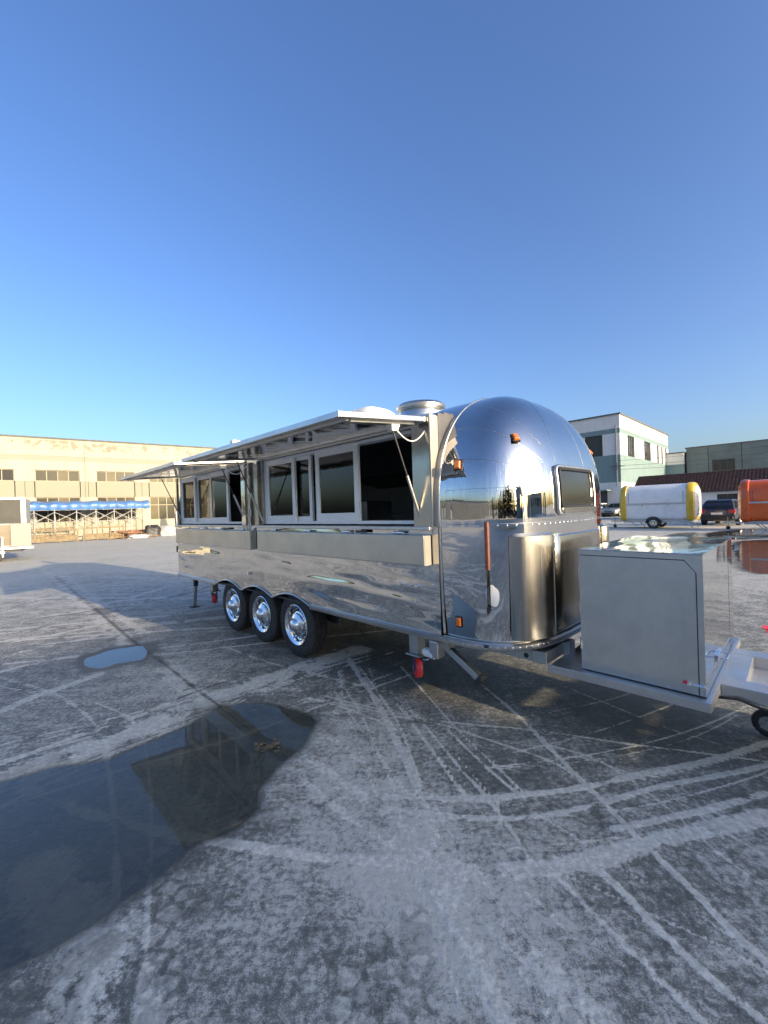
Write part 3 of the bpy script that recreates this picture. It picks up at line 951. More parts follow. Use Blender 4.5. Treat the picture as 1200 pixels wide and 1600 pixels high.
# bright column covers beside the pillar
for aa, bb_ in ((-4.76, -4.66), (-4.60, -4.55), (-4.42, -4.35)):
    mb = MB()
    mb.box(aa, bb_, B_SIDE - .012, B_SIDE + .02, 1.12 if aa < -4.5 else 1.37, 2.10)
    P(mb, 'pillar_cover', 'brushed_upright' if aa > -4.7 else 'polished_shell', bevel=.006)
mb = MB()
mb.box(-2.02, -1.965, B_SIDE + .045, B_SIDE + .075, 1.40, 2.10)
mb.box(-1.955, -1.915, B_SIDE + .01, B_SIDE + .06, 1.40, 2.10)
P(mb, 'jamb_strip', 'matte_aluminium', bevel=.004)
# sill ledges
mb = MB()
mb.box(A_REAR + .01, -4.70, B_SIDE - .035, B_SIDE + .12, 1.345, 1.372)
P(mb, 'sill_ledge', 'mill_aluminium', bevel=.004)
mb = MB()
mb.box(-4.44, A_SEAM - .05, B_SIDE - .035, B_SIDE + .12, 1.345, 1.372)
P(mb, 'sill_ledge', 'mill_aluminium', bevel=.004)
# folded serving shelves
def shelf(a0, a1, lbl):
    mb = MB()
    mb.box(a0, a1, B_SIDE - .082, B_SIDE - .012, 1.095, 1.312)
    o = P(mb, 'serving_shelf', 'brushed_steel', bevel=.006)
    mb = MB()
    mb.box(a1 - .012, a1 + .004, B_SIDE - .078, B_SIDE - .006, 1.10, 1.308)
    P(mb, 'end_cap', 'matte_aluminium', o)
    for f_ in (.12, .38, .62, .88):
        mb = MB()
        c = a0 + (a1 - a0) * f_
        mb.cyl((c - .05, B_SIDE - .03, 1.325), (c + .05, B_SIDE - .03, 1.325), .011, n=10)
        P(mb, 'hinge', 'bright_chrome', o, smooth=True)
    mb = MB()
    c = a0 + (a1 - a0) * .72
    mb.box(c - .11, c + .03, B_SIDE - .036, B_SIDE - .030, 1.318, 1.338)
    P(mb, 'latch_plate', 'black_plastic', o)
shelf(-4.265, -1.865, '')
shelf(-6.86, -4.43, '')
# sliding windows
def sash(parent, a0, a1, z0, z1, b, w=.05, glass='pane_glass', bot=None):
    mb = MB()
    bot = w if bot is None else bot
    mb.box(a0, a1, b, b + .03, z0, z0 + bot)
    mb.box(a0, a1, b, b + .03, z1 - w, z1)
    mb.box(a0, a0 + w, b + .001, b + .029, z0 + bot, z1 - w)
    mb.box(a1 - w, a1, b + .001, b + .029, z0 + bot, z1 - w)
    o = P(mb, 'sash', 'white_frame', parent, bevel=.003)
    mb = MB()
    mb.box(a0 + w - .004, a1 - w + .004, b + .012, b + .017, z0 + bot - .004, z1 - w + .004)
    P(mb, 'pane', glass, parent)
def window(a0, a1, z0, z1, sashes, name):
    mb = MB()
    b = B_SIDE + .05
    w = .028
    mb.box(a0, a1, b, b + .10, z0, z0 + w)
    mb.box(a0, a1, b, b + .10, z1 - w, z1)
    mb.box(a0, a0 + w, b, b + .10, z0 + w, z1 - w)
    mb.box(a1 - w, a1, b, b + .10, z0 + w, z1 - w)
    o = P(mb, name, 'white_frame', bevel=.003)
    for s0, s1, lane, ww, bt in sashes:
        sash(o, s0, s1, z0 + .016, z1 - .016, b + .008 + lane * .034, ww, bot=bt)
    return o
window(W1[0], W1[1], W1[2], W1[3], [(-4.27, -3.69, 0, .055, .075), (-3.78, -3.44, 1, .045, .06), (-3.325, -2.695, 0, .06, .085)], 'serving_window')
window(W2[0], W2[1], W2[2], W2[3], [(-6.97, -6.40, 0, .055, .075), (-6.42, -5.83, 1, .05, .065), (-5.86, -5.27, 0, .055, .07)], 'serving_window')
# inside of the kitchen
mb = MB()
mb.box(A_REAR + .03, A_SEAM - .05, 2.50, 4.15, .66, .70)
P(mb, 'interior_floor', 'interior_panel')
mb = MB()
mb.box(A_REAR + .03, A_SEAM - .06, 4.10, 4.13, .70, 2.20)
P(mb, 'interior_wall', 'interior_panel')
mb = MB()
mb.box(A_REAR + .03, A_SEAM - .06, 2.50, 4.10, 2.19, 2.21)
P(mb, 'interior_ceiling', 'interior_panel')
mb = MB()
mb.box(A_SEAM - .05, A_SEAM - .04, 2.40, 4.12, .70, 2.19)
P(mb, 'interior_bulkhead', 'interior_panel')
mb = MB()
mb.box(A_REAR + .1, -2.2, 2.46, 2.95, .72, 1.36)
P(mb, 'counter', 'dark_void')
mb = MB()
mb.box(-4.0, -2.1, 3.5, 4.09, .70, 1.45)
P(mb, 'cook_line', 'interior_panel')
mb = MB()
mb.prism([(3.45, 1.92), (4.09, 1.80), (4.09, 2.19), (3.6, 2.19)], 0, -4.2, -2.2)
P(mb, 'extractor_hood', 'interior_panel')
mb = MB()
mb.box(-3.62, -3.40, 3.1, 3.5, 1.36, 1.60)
P(mb, 'appliance', 'plain_steel', bevel=.01)
# awnings
def awning(a0, a1):
    zi, zo, bo = 2.135, 2.062, B_SIDE - .80
    e = empty('awning', (0, 0, 0))
    e.parent = tr
    bi = B_SIDE - .004
    sl_ = (zi - zo) / (bi - bo)
    zb = lambda b: zo + (b - bo) * sl_
    def slab(x0, x1, y0, y1, lo, hi, name, mt, bev=0, par=e):
        mb = MB()
        mb.add([(x, y, zb(y) + h) for h in (lo, hi) for y in (y0, y1) for x in (x0, x1)], [(0, 2, 3, 1), (4, 5, 7, 6), (0, 1, 5, 4), (2, 6, 7, 3), (0, 4, 6, 2), (1, 3, 7, 5)])
        return P(mb, name, mt, par, bevel=bev)
    mb = MB()
    nu, nv = 2, 2
    slab(a0 + .02, a1 - .02, bo + .02, bi - .02, -.004, .012, 'awning_sheet', 'awning_sheet')
    slab(a0, a1, bo, bo + .022, -.016, .020, 'edge_rail', 'mill_aluminium', .003)
    slab(a0, a1, bi - .022, bi, -.016, .020, 'edge_rail', 'mill_aluminium', .003)
    slab(a0, a0 + .022, bo + .022, bi - .022, -.016, .020, 'edge_rail', 'mill_aluminium', .003)
    slab(a1 - .022, a1, bo + .022, bi - .022, -.016, .020, 'edge_rail', 'mill_aluminium', .003)
    slab(a0 + .06, a1 - .06, bo + .10, bo + .13, -.026, -.005, 'stiffener', 'plain_steel', .002)
    slab(a1 - .13, a1 - .06, bo + .14, bi - .06, -.030, -.005, 'stiffener', 'plain_steel', .002)
    # lamp housing and its cable near the front corner
    mb = MB()
    c = (a1 - .10, bi - .24)
    mb.add([(c[0] + x, c[1] + y, zb(c[1] + y) + h) for h, k in ((-.075, .6), (-.006, 1)) for x, y in ((-.035 * k, -.05 * k), (.035 * k, -.05 * k), (.035 * k, .05 * k), (-.035 * k, .05 * k))],
           [(3, 2, 1, 0), (4, 5, 6, 7), (0, 1, 5, 4), (1, 2, 6, 5), (2, 3, 7, 6), (3, 0, 4, 7)])
    P(mb, 'awning_lamp', 'white_plastic', e, bevel=.006)
    mb = MB()
    p0, p1 = Vector((c[0], c[1] + .03, zb(c[1]) - .06)), Vector((a1 - .01, bi + .04, zi - .03))
    mb.tube([p0.lerp(p1, i / 14) - Vector((0, 0, .10 * math.sin(math.pi * i / 14))) for i in range(15)], .005, 6)
    P(mb, 'cable', 'white_plastic', e, smooth=True)
    for q in (a0 + .10, a1 - .10):
        mb = MB()
        top = Vector((q, bi - .26, zb(bi - .26) - .03))
        low = Vector((q, B_SIDE + .02, 1.42))
        mid = top.lerp(low, .52)
        mb.cyl(top, mid, .006, n=8)
        P(mb, 'gas_strut', 'black_plastic', e, smooth=True)
        mb = MB()
        mb.cyl(mid, low, .011, n=10)
        P(mb, 'strut_cylinder', 'plain_steel', e, smooth=True)
    return e
aw1 = awning(-4.41, -1.87)
aw2 = awning(-6.94, -4.63)
# curled hoses on the pillar
mb = MB()
mb.tube([(-4.50 + .012 * math.sin(i * .9), B_SIDE - .03, 1.95 - i * .028) for i in range(28)], .006, 6)
mb.tube([(-4.53 + .020 * math.sin(i * 1.1), B_SIDE - .035, 1.55 - i * .016) for i in range(20)], .007, 6)
P(mb, 'hose', 'plain_steel', smooth=True)
# roof gear
mb = MB()
mb.lathe([(.0, 0), (.22, 0), (.215, .10), (.20, .125), (.24, .135), (.245, .16), (.22, .185), (.12, .20), (.0, .203)], (-2.66, 3.2, 2.345), 'Z', 40)
P(mb, 'roof_extractor', 'mill_aluminium', smooth=True)
mb = MB()
def capsule(u_, v_):
    x = -3.47 + .36 * spow(math.cos(math.pi * 2 * u_), .55) * math.cos(v_ * HP) ** .6
    y = 3.22 + .28 * spow(math.sin(math.pi * 2 * u_), .55) * math.cos(v_ * HP) ** .6
    return (x, y, 2.36 + .29 * math.sin(v_ * HP) ** .8)
mb.grid(49, 16, capsule)
P(mb, 'roof_cooler', 'white_plastic', smooth='all')
mb = MB()
mb.box(-7.0, -6.86, 3.20, 3.36, 2.40, 2.80)
P(mb, 'roof_vent', 'white_plastic', bevel=.03)
# marker lamps
def lamp(c, n_, sx=.022, sz=.03, mt='amber_lens'):
    n_ = Vector(n_).normalized()
    upv = Vector((0, 0, 1))
    sd = n_.cross(upv).normalized()
    u_ = sd.cross(n_)
    c = Vector(c)
    e = MB()
    e.add([c + sd * (x * k) + u_ * (y * k) + n_ * h for h, k in ((0, 1.0), (.016, .94), (.024, .7)) for x, y in ((-sx, -sz), (sx, -sz), (sx, sz), (-sx, sz))],
          [(4 * r + i, 4 * r + (i + 1) % 4, 4 * r + 4 + (i + 1) % 4, 4 * r + 4 + i) for r in range(2) for i in range(4)] + [(8, 9, 10, 11)])
    o = P(e, 'marker_lamp', mt, bevel=.003)
    e = MB()
    e.add([c + sd * x + u_ * y + n_ * h for h in (-.004, .006) for x, y in ((-sx - .006, -sz - .006), (sx + .006, -sz - .006), (sx + .006, sz + .006), (-sx - .006, sz + .006))],
          [(3, 2, 1, 0), (4, 5, 6, 7), (0, 1, 5, 4), (1, 2, 6, 5), (2, 3, 7, 6), (3, 0, 4, 7)])
    P(e, 'lamp_base', 'black_plastic', o)
pt, nn = surf(-HP + .10, 1.79, .004); lamp(pt, (.25, -1, .1))
pt, nn = surf(-HP + .08, .72, .004); lamp(pt, (.2, -1, 0), .018, .03)
for ph in (-.78, .78):
    pt, nn = surf(ph, 1.95, .004); lamp(pt, (nn[0], nn[1], .9), .02, .03)
lamp((A_REAR - .02, B_SIDE + .05, .98), (-.6, -1, 0), .03, .04, 'tail_lens')
mb = MB()
mb.box(A_REAR - .09, A_REAR - .02, B_SIDE + .0, B_SIDE + .07, .93, 1.03)
P(mb, 'tail_lamp', 'black_plastic', bevel=.01)
# brown sleeved cord hooked on the dome
mb = MB()
def on_dome(ph, z, off): return surf(ph, z, off)[0]
phc = -HP + .50
phc = min(PH, key=lambda q: abs(outline(q)[0] - (-1.45)) + (10 if q > 0 else 0))
mb.tube([on_dome(phc, 1.40 - .31 * i / 10, .016) for i in range(11)], .016, 8)
cord = P(mb, 'cord_sleeve', 'brown_sleeve', smooth=True)
for dx in (-.012, .012):
    mb = MB()
    mb.tube([on_dome(phc + dx * .9, 1.10 - (.27 + dx) * i / 10, .012 + .004 * math.sin(i)) for i in range(11)], .005, 6)
    P(mb, 'cord', 'black_plastic', cord, smooth=True)
mb = MB()
mb.cyl(on_dome(phc - .011, .845, .014), on_dome(phc - .011, .805, .014), .011, n=10)
P(mb, 'plug', 'black_plastic', cord, smooth=True)
mb = MB()  # plain white patch set on the lower dome skin
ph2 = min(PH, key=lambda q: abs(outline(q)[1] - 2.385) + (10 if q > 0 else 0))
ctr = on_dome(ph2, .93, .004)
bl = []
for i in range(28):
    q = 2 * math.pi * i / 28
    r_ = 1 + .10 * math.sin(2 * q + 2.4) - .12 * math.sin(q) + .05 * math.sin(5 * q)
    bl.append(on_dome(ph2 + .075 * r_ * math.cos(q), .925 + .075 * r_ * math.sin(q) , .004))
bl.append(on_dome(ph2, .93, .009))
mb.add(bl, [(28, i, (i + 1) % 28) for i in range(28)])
P(mb, 'white_patch', 'plain_white', smooth='all')
# small fittings on the side skin
mb = MB()
mb.cyl((-4.62, B_SIDE, .80), (-4.62, B_SIDE - .03, .80), .018, n=12)
mb.box(-4.66, -4.60, B_SIDE - .02, B_SIDE, .79, .81)
P(mb, 'water_inlet', 'bright_chrome', smooth=True)
for da in (0, .09, .17):
    mb = MB()
    mb.cyl((-2.18 + da, B_SIDE, .93), (-2.18 + da, B_SIDE - .018, .93), .012, n=12)
    P(mb, 'drain_stub', 'bright_chrome', smooth=True)
# wheels
WR = .325
tb = MB()
tp = [(.20, .0), (.235, -.012), (.285, -.016), (.308, -.010), (.318, .004), (.318, .018), (.312, .020), (.312, .030), (.320, .032), (.320, .072), (.312, .074), (.312, .084), (.320, .086), (.320, .126), (.312, .128), (.312, .138), (.318, .140), (.318, .156), (.308, .172), (.285, .178), (.235, .172), (.20, .16)]
tb.lathe(tp, (0, 0, 0), 'Y', 64)
for i in range(56):
    q = 2 * math.pi * i / 56
    for j, (y0, y1) in enumerate(((.000, .018), (.033, .071), (.087, .125), (.141, .160))):
        qq = q + j * .045
        ca, sa = math.cos(qq), math.sin(qq)
        w_ = .0115
        vs = []
        for r in (.314, .3265):
            for y in (y0, y1):
                for s_ in (-w_, w_):
                    sk = s_ + (y - (y0 + y1) / 2) * .25
                    vs.append((r * ca - sk * sa, y, r * sa + sk * ca))
        tb.add(vs, [(0, 2, 3, 1), (4, 5, 7, 6), (0, 1, 5, 4), (2, 6, 7, 3), (0, 4, 6, 2), (1, 3, 7, 5)])
def wheel(a, b, sgn):
    w = tb.build('wheel', 'rubber', tr, smooth=True)
    w.location = (a - OFF[0], b - OFF[1], WR + .005)
    return w
wl = wheel(HUBS[0], 2.375, 1)
rb = MB()
rb.lathe([(.205, -.004), (.212, -.014), (.206, -.018), (.196, -.010), (.178, .0), (.165, .035), (.150, .040), (.135, .020), (.12, .016), (.0, .016)], (0, 0, 0), 'Y', 48)
rim = rb.build('rim', 'bright_chrome', wl, smooth=True)
rb = MB()
rb.lathe([(.118, .012), (.116, -.004), (.10, -.016), (.075, -.024), (.068, -.030), (.060, -.048), (.040, -.062), (.018, -.068), (.0, -.069)], (0, 0, 0), 'Y', 48)
cap = rb.build('hubcap', 'bright_chrome', wl, smooth=True)
rb = MB()
for i in range(24):
    q = 2 * math.pi * i / 24
    rb.cyl((.143 * math.cos(q), .030, .143 * math.sin(q)), (.143 * math.cos(q), .020, .143 * math.sin(q)), .009, n=8)
rb.build('rim_slot', 'black_plastic', wl)['kind'] = 'stuff'
for h in HUBS[1:]:
    c = copy_tree(wl, tr)
    c.location.x = h - OFF[0]
for h in HUBS:
    c = copy_tree(wl, tr)
    c.location = (h - OFF[0], 4.19 - OFF[1], WR + .005)
    c.rotation_euler = (0, 0, math.pi)
# underside
mb = MB()
mb.box(A_REAR + .02, -1.3, 2.62, 2.72, .46, .58)
mb.box(A_REAR + .02, -1.3, 3.84, 3.94, .46, .58)
for a in (-6.6, -5.9, -3.0, -2.3, -1.75):
    mb.box(a, a + .07, 2.72, 3.84, .48, .57)
P(mb, 'chassis_frame', 'galvanised')
mb = MB()
mb.box(A_REAR + .03, -1.45, 2.34, 4.2, .582, .60)
P(mb, 'floor_pan', 'chassis')
for h in HUBS:
    mb = MB()
    mb.cyl((h, 2.5, WR), (h, 4.1, WR), .04, n=12)
    mb.bar((h + .02, 2.66, WR), (h + .16, 2.66, .50), .06, .08)
    P(mb, 'axle', 'chassis', smooth=True)
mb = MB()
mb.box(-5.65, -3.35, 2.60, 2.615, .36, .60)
P(mb, 'wheel_well_liner', 'dark_void')
# swivel castors and prop legs
def castor(a, b, zt, zb_):
    mb = MB()
    mb.box(a - .045, a + .045, b - .045, b + .045, zb_ + .20, zt)
    mb.box(a - .07, a + .07, b - .065, b + .065, zb_ + .185, zb_ + .20)
    o = P(mb, 'castor_bracket', 'galvanised', bevel=.004)
    c, s = math.cos(.5), math.sin(.5)
    rot = Matrix.Translation((a, b, 0)) @ Matrix.Rotation(-.65, 4, 'Z')
    def part(fn, name, mt, **kw):
        mb = MB(); mb.mx = rot; fn(mb); P(mb, name, mt, o, **kw)
    part(lambda m: [m.prism([(-.035, zb_ + .185), (.035, zb_ + .185), (.03, zb_ + .06), (-.02, zb_ + .06)], 1, q * .032 - .003, q * .032 + .003) for q in (-1, 1)], 'castor_fork', 'blue_steel')
    part(lambda m: m.lathe([(0, -.026), (.068, -.026), (.075, -.018), (.075, .018), (.068, .026), (0, .026)], (-.01, 0, zb_ + .076), 'Y', 28), 'castor_wheel', 'red_polyurethane', smooth=True)
    part(lambda m: m.cyl((-.01, -.042, zb_ + .076), (-.01, .042, zb_ + .076), .012, n=10), 'castor_axle', 'bright_chrome', smooth=True)
castor(-2.17, 2.47, .585, .165)
castor(-6.28, 2.56, .585, .17)
mb = MB()
mb.bar((-1.87, 2.46, .475), (-1.60, 2.47, .31), .05, .045)
leg1 = P(mb, 'stabiliser_leg', 'galvanised', bevel=.004)
mb = MB()
mb.bar((-1.612, 2.47, .315), (-1.578, 2.471, .294), .07, .06)
P(mb, 'leg_foot', 'rubber', leg1, bevel=.008)
mb = MB()
mb.box(-1.90, -1.83, 2.42, 2.50, .46, .57)
P(mb, 'leg_bracket', 'galvanised', leg1, bevel=.004)
mb = MB()
mb.bar((-7.0, 2.56, .52), (-7.10, 2.56, .02), .05, .045)
leg2 = P(mb, 'stabiliser_leg', 'galvanised', bevel=.004)
mb = MB()
mb.box(-7.18, -7.04, 2.50, 2.62, .0, .016)
P(mb, 'leg_foot', 'chassis', leg2, bevel=.003)
mb = MB()
mb.bar((-6.985, 2.56, .56), (-7.03, 2.56, .36), .062, .058)
P(mb, 'leg_sleeve', 'chassis', leg2, bevel=.004)
mb = MB()
mb.cyl((-2.02, 2.40, .42), (-1.93, 2.39, .42), .034, .034, n=18)
mb.cyl((-2.045, 2.40, .42), (-2.02, 2.40, .42), .022, .034, n=18)
pl_ = P(mb, 'power_inlet', 'white_plastic', smooth=True)
mb = MB()
mb.box(-1.96, -1.88, 2.36, 2.45, .40, .53)
P(mb, 'inlet_box', 'mill_aluminium', pl_, bevel=.01)
mb = MB()
mb.tube([(-2.06 + .1 * i / 10, 2.365 + .01 * math.sin(i), .385 - .012 * math.sin(math.pi * i / 10)) for i in range(11)], .004, 6)
P(mb, 'bail_wire', 'bright_chrome', pl_, smooth=True)
# drawbar, deck and step plate
mb = MB()
mb.box(-1.80, -1.16, 2.92, 3.02, .44, .535)
mb.box(-1.80, -1.16, 3.60, 3.70, .44, .535)
mb.box(-1.55, -1.20, 2.64, 2.92, .45, .53)
P(mb, 'drawbar', 'galvanised', bevel=.004)
mb = MB()
mb.cyl((-1.33, 2.634, .49), (-1.33, 2.618, .49), .018, n=14)
P(mb, 'bolt', 'chassis', smooth=True)
mb = MB()
PB0, PB1 = 2.63, 4.02
mb.box(-1.185, -.352, PB0, PB1, .420, .452)
plat = P(mb, 'step_plate', 'mill_aluminium', bevel=.003)
mb = MB()
mb.box(-1.188, -.349, PB0 - .004, PB0 + .004, .412, .462)
mb.box(-.353, -.345, PB0 + .004, PB1, .412, .462)
P(mb, 'plate_edge', 'mill_aluminium', plat, bevel=.002)
mb = MB()
for b in (2.96, 3.60):
    mb.box(-.345, .62, b, b + .13, .385, .462)
mb.box(-.345, -.245, 3.09, 3.60, .386, .461)
mb.box(.22, .32, 3.09, 3.60, .386, .461)
dk = P(mb, 'drawbar', 'mill_aluminium', bevel=.004)
mb = MB()
mb.box(-.245, .22, 3.09, 3.60, .386, .392)
P(mb, 'tray_floor', 'plain_steel', dk)
mb = MB()
mb.bar((.60, 3.02, .42), (1.0, 3.30, .42), .10, .075)
mb.bar((.60, 3.67, .42), (1.0, 3.38, .42), .10, .075)
mb.cyl((.98, 3.34, .40), (1.12, 3.34, .44), .05, .06, n=16)
P(mb, 'coupler', 'galvanised', dk, bevel=.003)
pal = empty('shade_pallets', wpt(1.45, 3.2), RZ)  # unseen stack, added to shade the ground below the drawbar
tag(pal, 'low stack of timber pallets added out of view to shade the ground under the drawbar', 'shade blocker')
simple('pallet_timber', (.36, .27, .17), .8, 0, .3, 5)
for lv_ in range(4):
    z_ = lv_ * .14
    for i in range(3):
        q = MB(); q.box(-.26, .26, -.75 + i * .70, -.65 + i * .70, z_, z_ + .10); q.build('bearer', 'pallet_timber', pal)
    for i in range(5):
        q = MB(); q.box(-.26 + i * .108, -.26 + i * .108 + .088, -.75, .75, z_ + .101, z_ + .123); q.build('deck_board', 'pallet_timber', pal)
# storage box on the drawbar
BX = (-1.005, -.376, 2.712, 3.95, .456, 1.213)
mb = MB()
mb.box(BX[0] + .003, BX[1] - .006, BX[2] + .006, BX[3], BX[4], BX[5] - .006)
sbx = P(mb, 'storage_box', 'polished_shell')
mb = MB()
mb.box(BX[0] + .008, BX[1] - .010, BX[2] + .0035, BX[2] + .0058, BX[4] + .002, BX[5] - .01)
P(mb, 'door_gap', 'dark_void', sbx)
dx0, dx1, dz1 = BX[0] + .002, BX[1] - .032, BX[5] - .040
mb = MB()
mb.prism([(dx0, BX[4] + .004), (dx1, BX[4] + .004), (dx1, dz1 - .062), (dx1 - .048, dz1), (dx0, dz1)], 1, BX[2], BX[2] + .0034)
dr = P(mb, 'box_door', 'plain_steel', sbx)
mb = MB()
g_ = .005
mb.prism([(dx0, dz1 + g_), (dx1 - .046, dz1 + g_), (dx1 - .044, dz1 + .001), (dx1 + .001, dz1 - .058), (dx1 + g_, dz1 - .064), (dx1 + g_, BX[4] + .004), (BX[1], BX[4] + .004), (BX[1], BX[5] - .007), (dx0, BX[5] - .007)], 1, BX[2], BX[2] + .0034)
P(mb, 'box_frame', 'plain_steel', sbx)
mb = MB()
mb.box(BX[0], BX[1] + .004, BX[2] - .002, BX[3] + .004, BX[5] - .006, BX[5])
P(mb, 'box_lid', 'awning_sheet', sbx, bevel=.002)
mb = MB()
mb.box(BX[1] - .0055, BX[1] + .0005, BX[2] + .004, BX[3] - .22, BX[4], BX[5] - .0065)
P(mb, 'side_panel', 'polished_shell', sbx)
mb = MB()
mb.box(BX[1] - .0055, BX[1] + .0015, BX[3] - .215, BX[3], BX[4], BX[5] - .0065)
P(mb, 'side_panel', 'polished_shell', sbx)
mb = MB()
mb.box(-.455, -.435, BX[2] - .010, BX[2] - .0005, .505, .525)
mb.box(-.430, -.375, BX[2] - .008, BX[2] - .0005, .508, .520)
mb.cyl((-.425, BX[2] - .012, .514), (-.385, BX[2] - .012, .514), .004, n=8)
P(mb, 'latch', 'bright_chrome', sbx)
mb = MB()
mb.cyl((-.475, BX[2] - .008, .517), (-.455, BX[2] - .008, .517), .007, n=10)
P(mb, 'latch_knob', 'red_enamel', sbx, smooth=True)
mb = MB()
mb.tube([(-.362, 3.10, .56), (-.33, 3.10, .56), (-.325, 3.16, .56), (-.33, 3.22, .56), (-.362, 3.22, .56)], .006, 6)
mb.box(-.3745, -.366, 3.08, 3.24, .54, .58)
P(mb, 'side_latch', 'bright_chrome', sbx, smooth=True)
for zz_ in (.62, .84, 1.06):
    mb = MB()
    mb.cyl((BX[0] + .004, BX[2] - .006, zz_ - .035), (BX[0] + .004, BX[2] - .006, zz_ + .035), .007, n=10)
    P(mb, 'hinge', 'bright_chrome', sbx, smooth=True)
mb = MB()
mb.tube([(-1.22 + 1.9 * i / 30, 2.955 - .012 * math.sin(i * .9), .40 - .035 * abs(math.sin(i * .42))) for i in range(31)], .007, 6)
P(mb, 'brake_cable', 'black_plastic', smooth=True)
# jockey wheel with red winding handle
ja, jb = -.175, 3.50
mb = MB()
mb.lathe([(.048, -.022), (.070, -.024), (.082, -.016), (.085, 0), (.082, .016), (.070, .024), (.048, .022)], (ja, jb, .086), 'Y', 36, True)
jw = P(mb, 'jockey_wheel', 'rubber', smooth=True)
mb = MB()
mb.lathe([(0, -.026), (.016, -.026), (.016, -.014), (.048, -.014), (.050, -.022), (.052, -.022), (.052, .022), (.016, .014), (0, .026)], (ja, jb, .086), 'Y', 36)
for i in range(5):
    q = 2 * math.pi * i / 5
    mb.bar((ja + .014 * math.cos(q), jb - .020, .086 + .014 * math.sin(q)), (ja + .049 * math.cos(q), jb - .020, .086 + .049 * math.sin(q)), .014, .008, (0, 1, 0))
P(mb, 'rim', 'galvanised', jw, smooth=True)
mb = MB()
for s_ in (-1, 1):
    mb.bar((ja, jb + s_ * .030, .086), (ja + .05, jb + s_ * .028, .22), .03, .005, (0, 1, 0))
mb.box(ja + .01, ja + .10, jb - .035, jb + .035, .215, .23)
mb.cyl((ja + .055, jb, .22), (ja + .055, jb, .40), .024, n=16)
P(mb, 'jockey_fork', 'galvanised', jw)
mb = MB()
hx, hb, hz = -.155, 3.50, .665
mb.tube([(ja + .055, jb, .40), (ja + .075, jb, .55), (.20, hb, .625), (.06, hb, .632), (hx + .02, hb, hz - .03)], .007, 8)
P(mb, 'crank', 'white_plastic', jw, smooth=True)
mb = MB()
mb.lathe([(0, -.035), (.014, -.033), (.016, -.005), (.030, .012), (.042, .020), (.044, .026), (.030, .024), (0, .018)], (hx, hb, hz), 'Z', 24)
P(mb, 'crank_handle', 'red_enamel', jw, smooth=True)
# ------------------------------------------------------------------ facade materials
def paint(name, base, dirt, stain=.35, peel=None):
    t = NT(name)
    n1 = t.noise(.7, 5, .65)
    n2 = t.noise(1.0, 4, .65, t.mapv((2.2, 2.2, .22)))
    n3 = t.noise(16, 4, .7)
    f = t.math('MULTIPLY', t.ramp(t.math('ADD', t.math('MULTIPLY', n1, .5), t.math('MULTIPLY', n2, .6)), .42, .78), stain)
    c = t.mix(f, base, dirt)
    c = t.mix(t.math('MULTIPLY', t.ramp(n3, .4, .8), .12), c, dirt)
    if peel:
        z = t.sep(t.co())[2]
        band = t.math('MULTIPLY', t.ramp(z, peel[0], peel[0] + .15), t.ramp(z, peel[1] + .1, peel[1]))
        pn = t.math('ADD', t.noise(1.9, 6, .72, dist=.8), t.math('MULTIPLY', t.noise(.35, 2), .45))
        m = t.math('MULTIPLY', band, t.ramp(pn, .78, .81))
        c = t.mix(t.math('MULTIPLY', m, .8), c, (.19, .175, .14))
    t.pbr(c, .85, 0, t.bump(n3, .5, .01))
    M[name] = t.m
paint('cream_wall', (.37, .355, .30), (.25, .225, .175), .55, (6.75, 7.5))
paint('cream_plain', (.37, .345, .28), (.44, .39, .29), .4)
paint('sage_panel', (.25, .25, .20), (.24, .24, .19), .5)
paint('grey_band', (.27, .26, .22), (.24, .24, .21), .5)
paint('white_wall', (.62, .63, .62), (.42, .42, .40), .4)
paint('teal_wall', (.17, .25, .26), (.10, .15, .16), .45)
paint('shed_wall', (.66, .66, .65), (.44, .44, .43), .4)
simple('steel_sash', (.32, .29, .22), .6, 0, .15)
simple('dark_sash', (.05, .055, .06), .5, .2, .15)
simple('coping', (.10, .105, .11), .7, 0, .25)
simple('roof_tile', (.070, .032, .027), .75, 0, .45, 3.0, .01, 20)
def ribbed(name, base, sc, axis='x', bump=.03):
    t = NT(name)
    w = t.n('ShaderNodeTexWave', wave_type='BANDS', bands_direction='X' if axis == 'x' else 'Z')
    t.put(w.inputs['Vector'], t.co())
    w.inputs['Scale'].default_value = sc
    n1 = t.noise(.5, 4, .6)
    c = t.mix(t.ramp(n1, .3, .75), base, tuple(k * .72 for k in base))
    t.pbr(c, .55, .1, t.bump(w.outputs['Fac'], .8, bump))
    M[name] = t.m
ribbed('ribbed_green', (.15, .19, .19), 3.0, 'z', .02)
ribbed('ribbed_grey', (.30, .31, .32), 1.6, 'x', .04)
simple('tarp_blue', (.06, .16, .40), .42, 0, .3, 2.0, .02, 6)
simple('tarp_black', (.02, .022, .026), .5, 0, .4, 3.0, .03, 8)
simple('tarp_white', (.36, .37, .38), .55, 0, .18, 3.0, .03, 8)
simple('scaffold_white', (.26, .27, .29), .5, .1, .15)
simple('timber', (.30, .17, .085), .8, 0, .45, 4.0, .004, 40)
simple('pale_timber', (.20, .155, .095), .8, 0, .3, 4.0, .004, 40)
simple('brick_red', (.26, .11, .075), .85, 0, .4, 5)
simple('concrete_block', (.42, .38, .30), .85, 0, .3, 4)

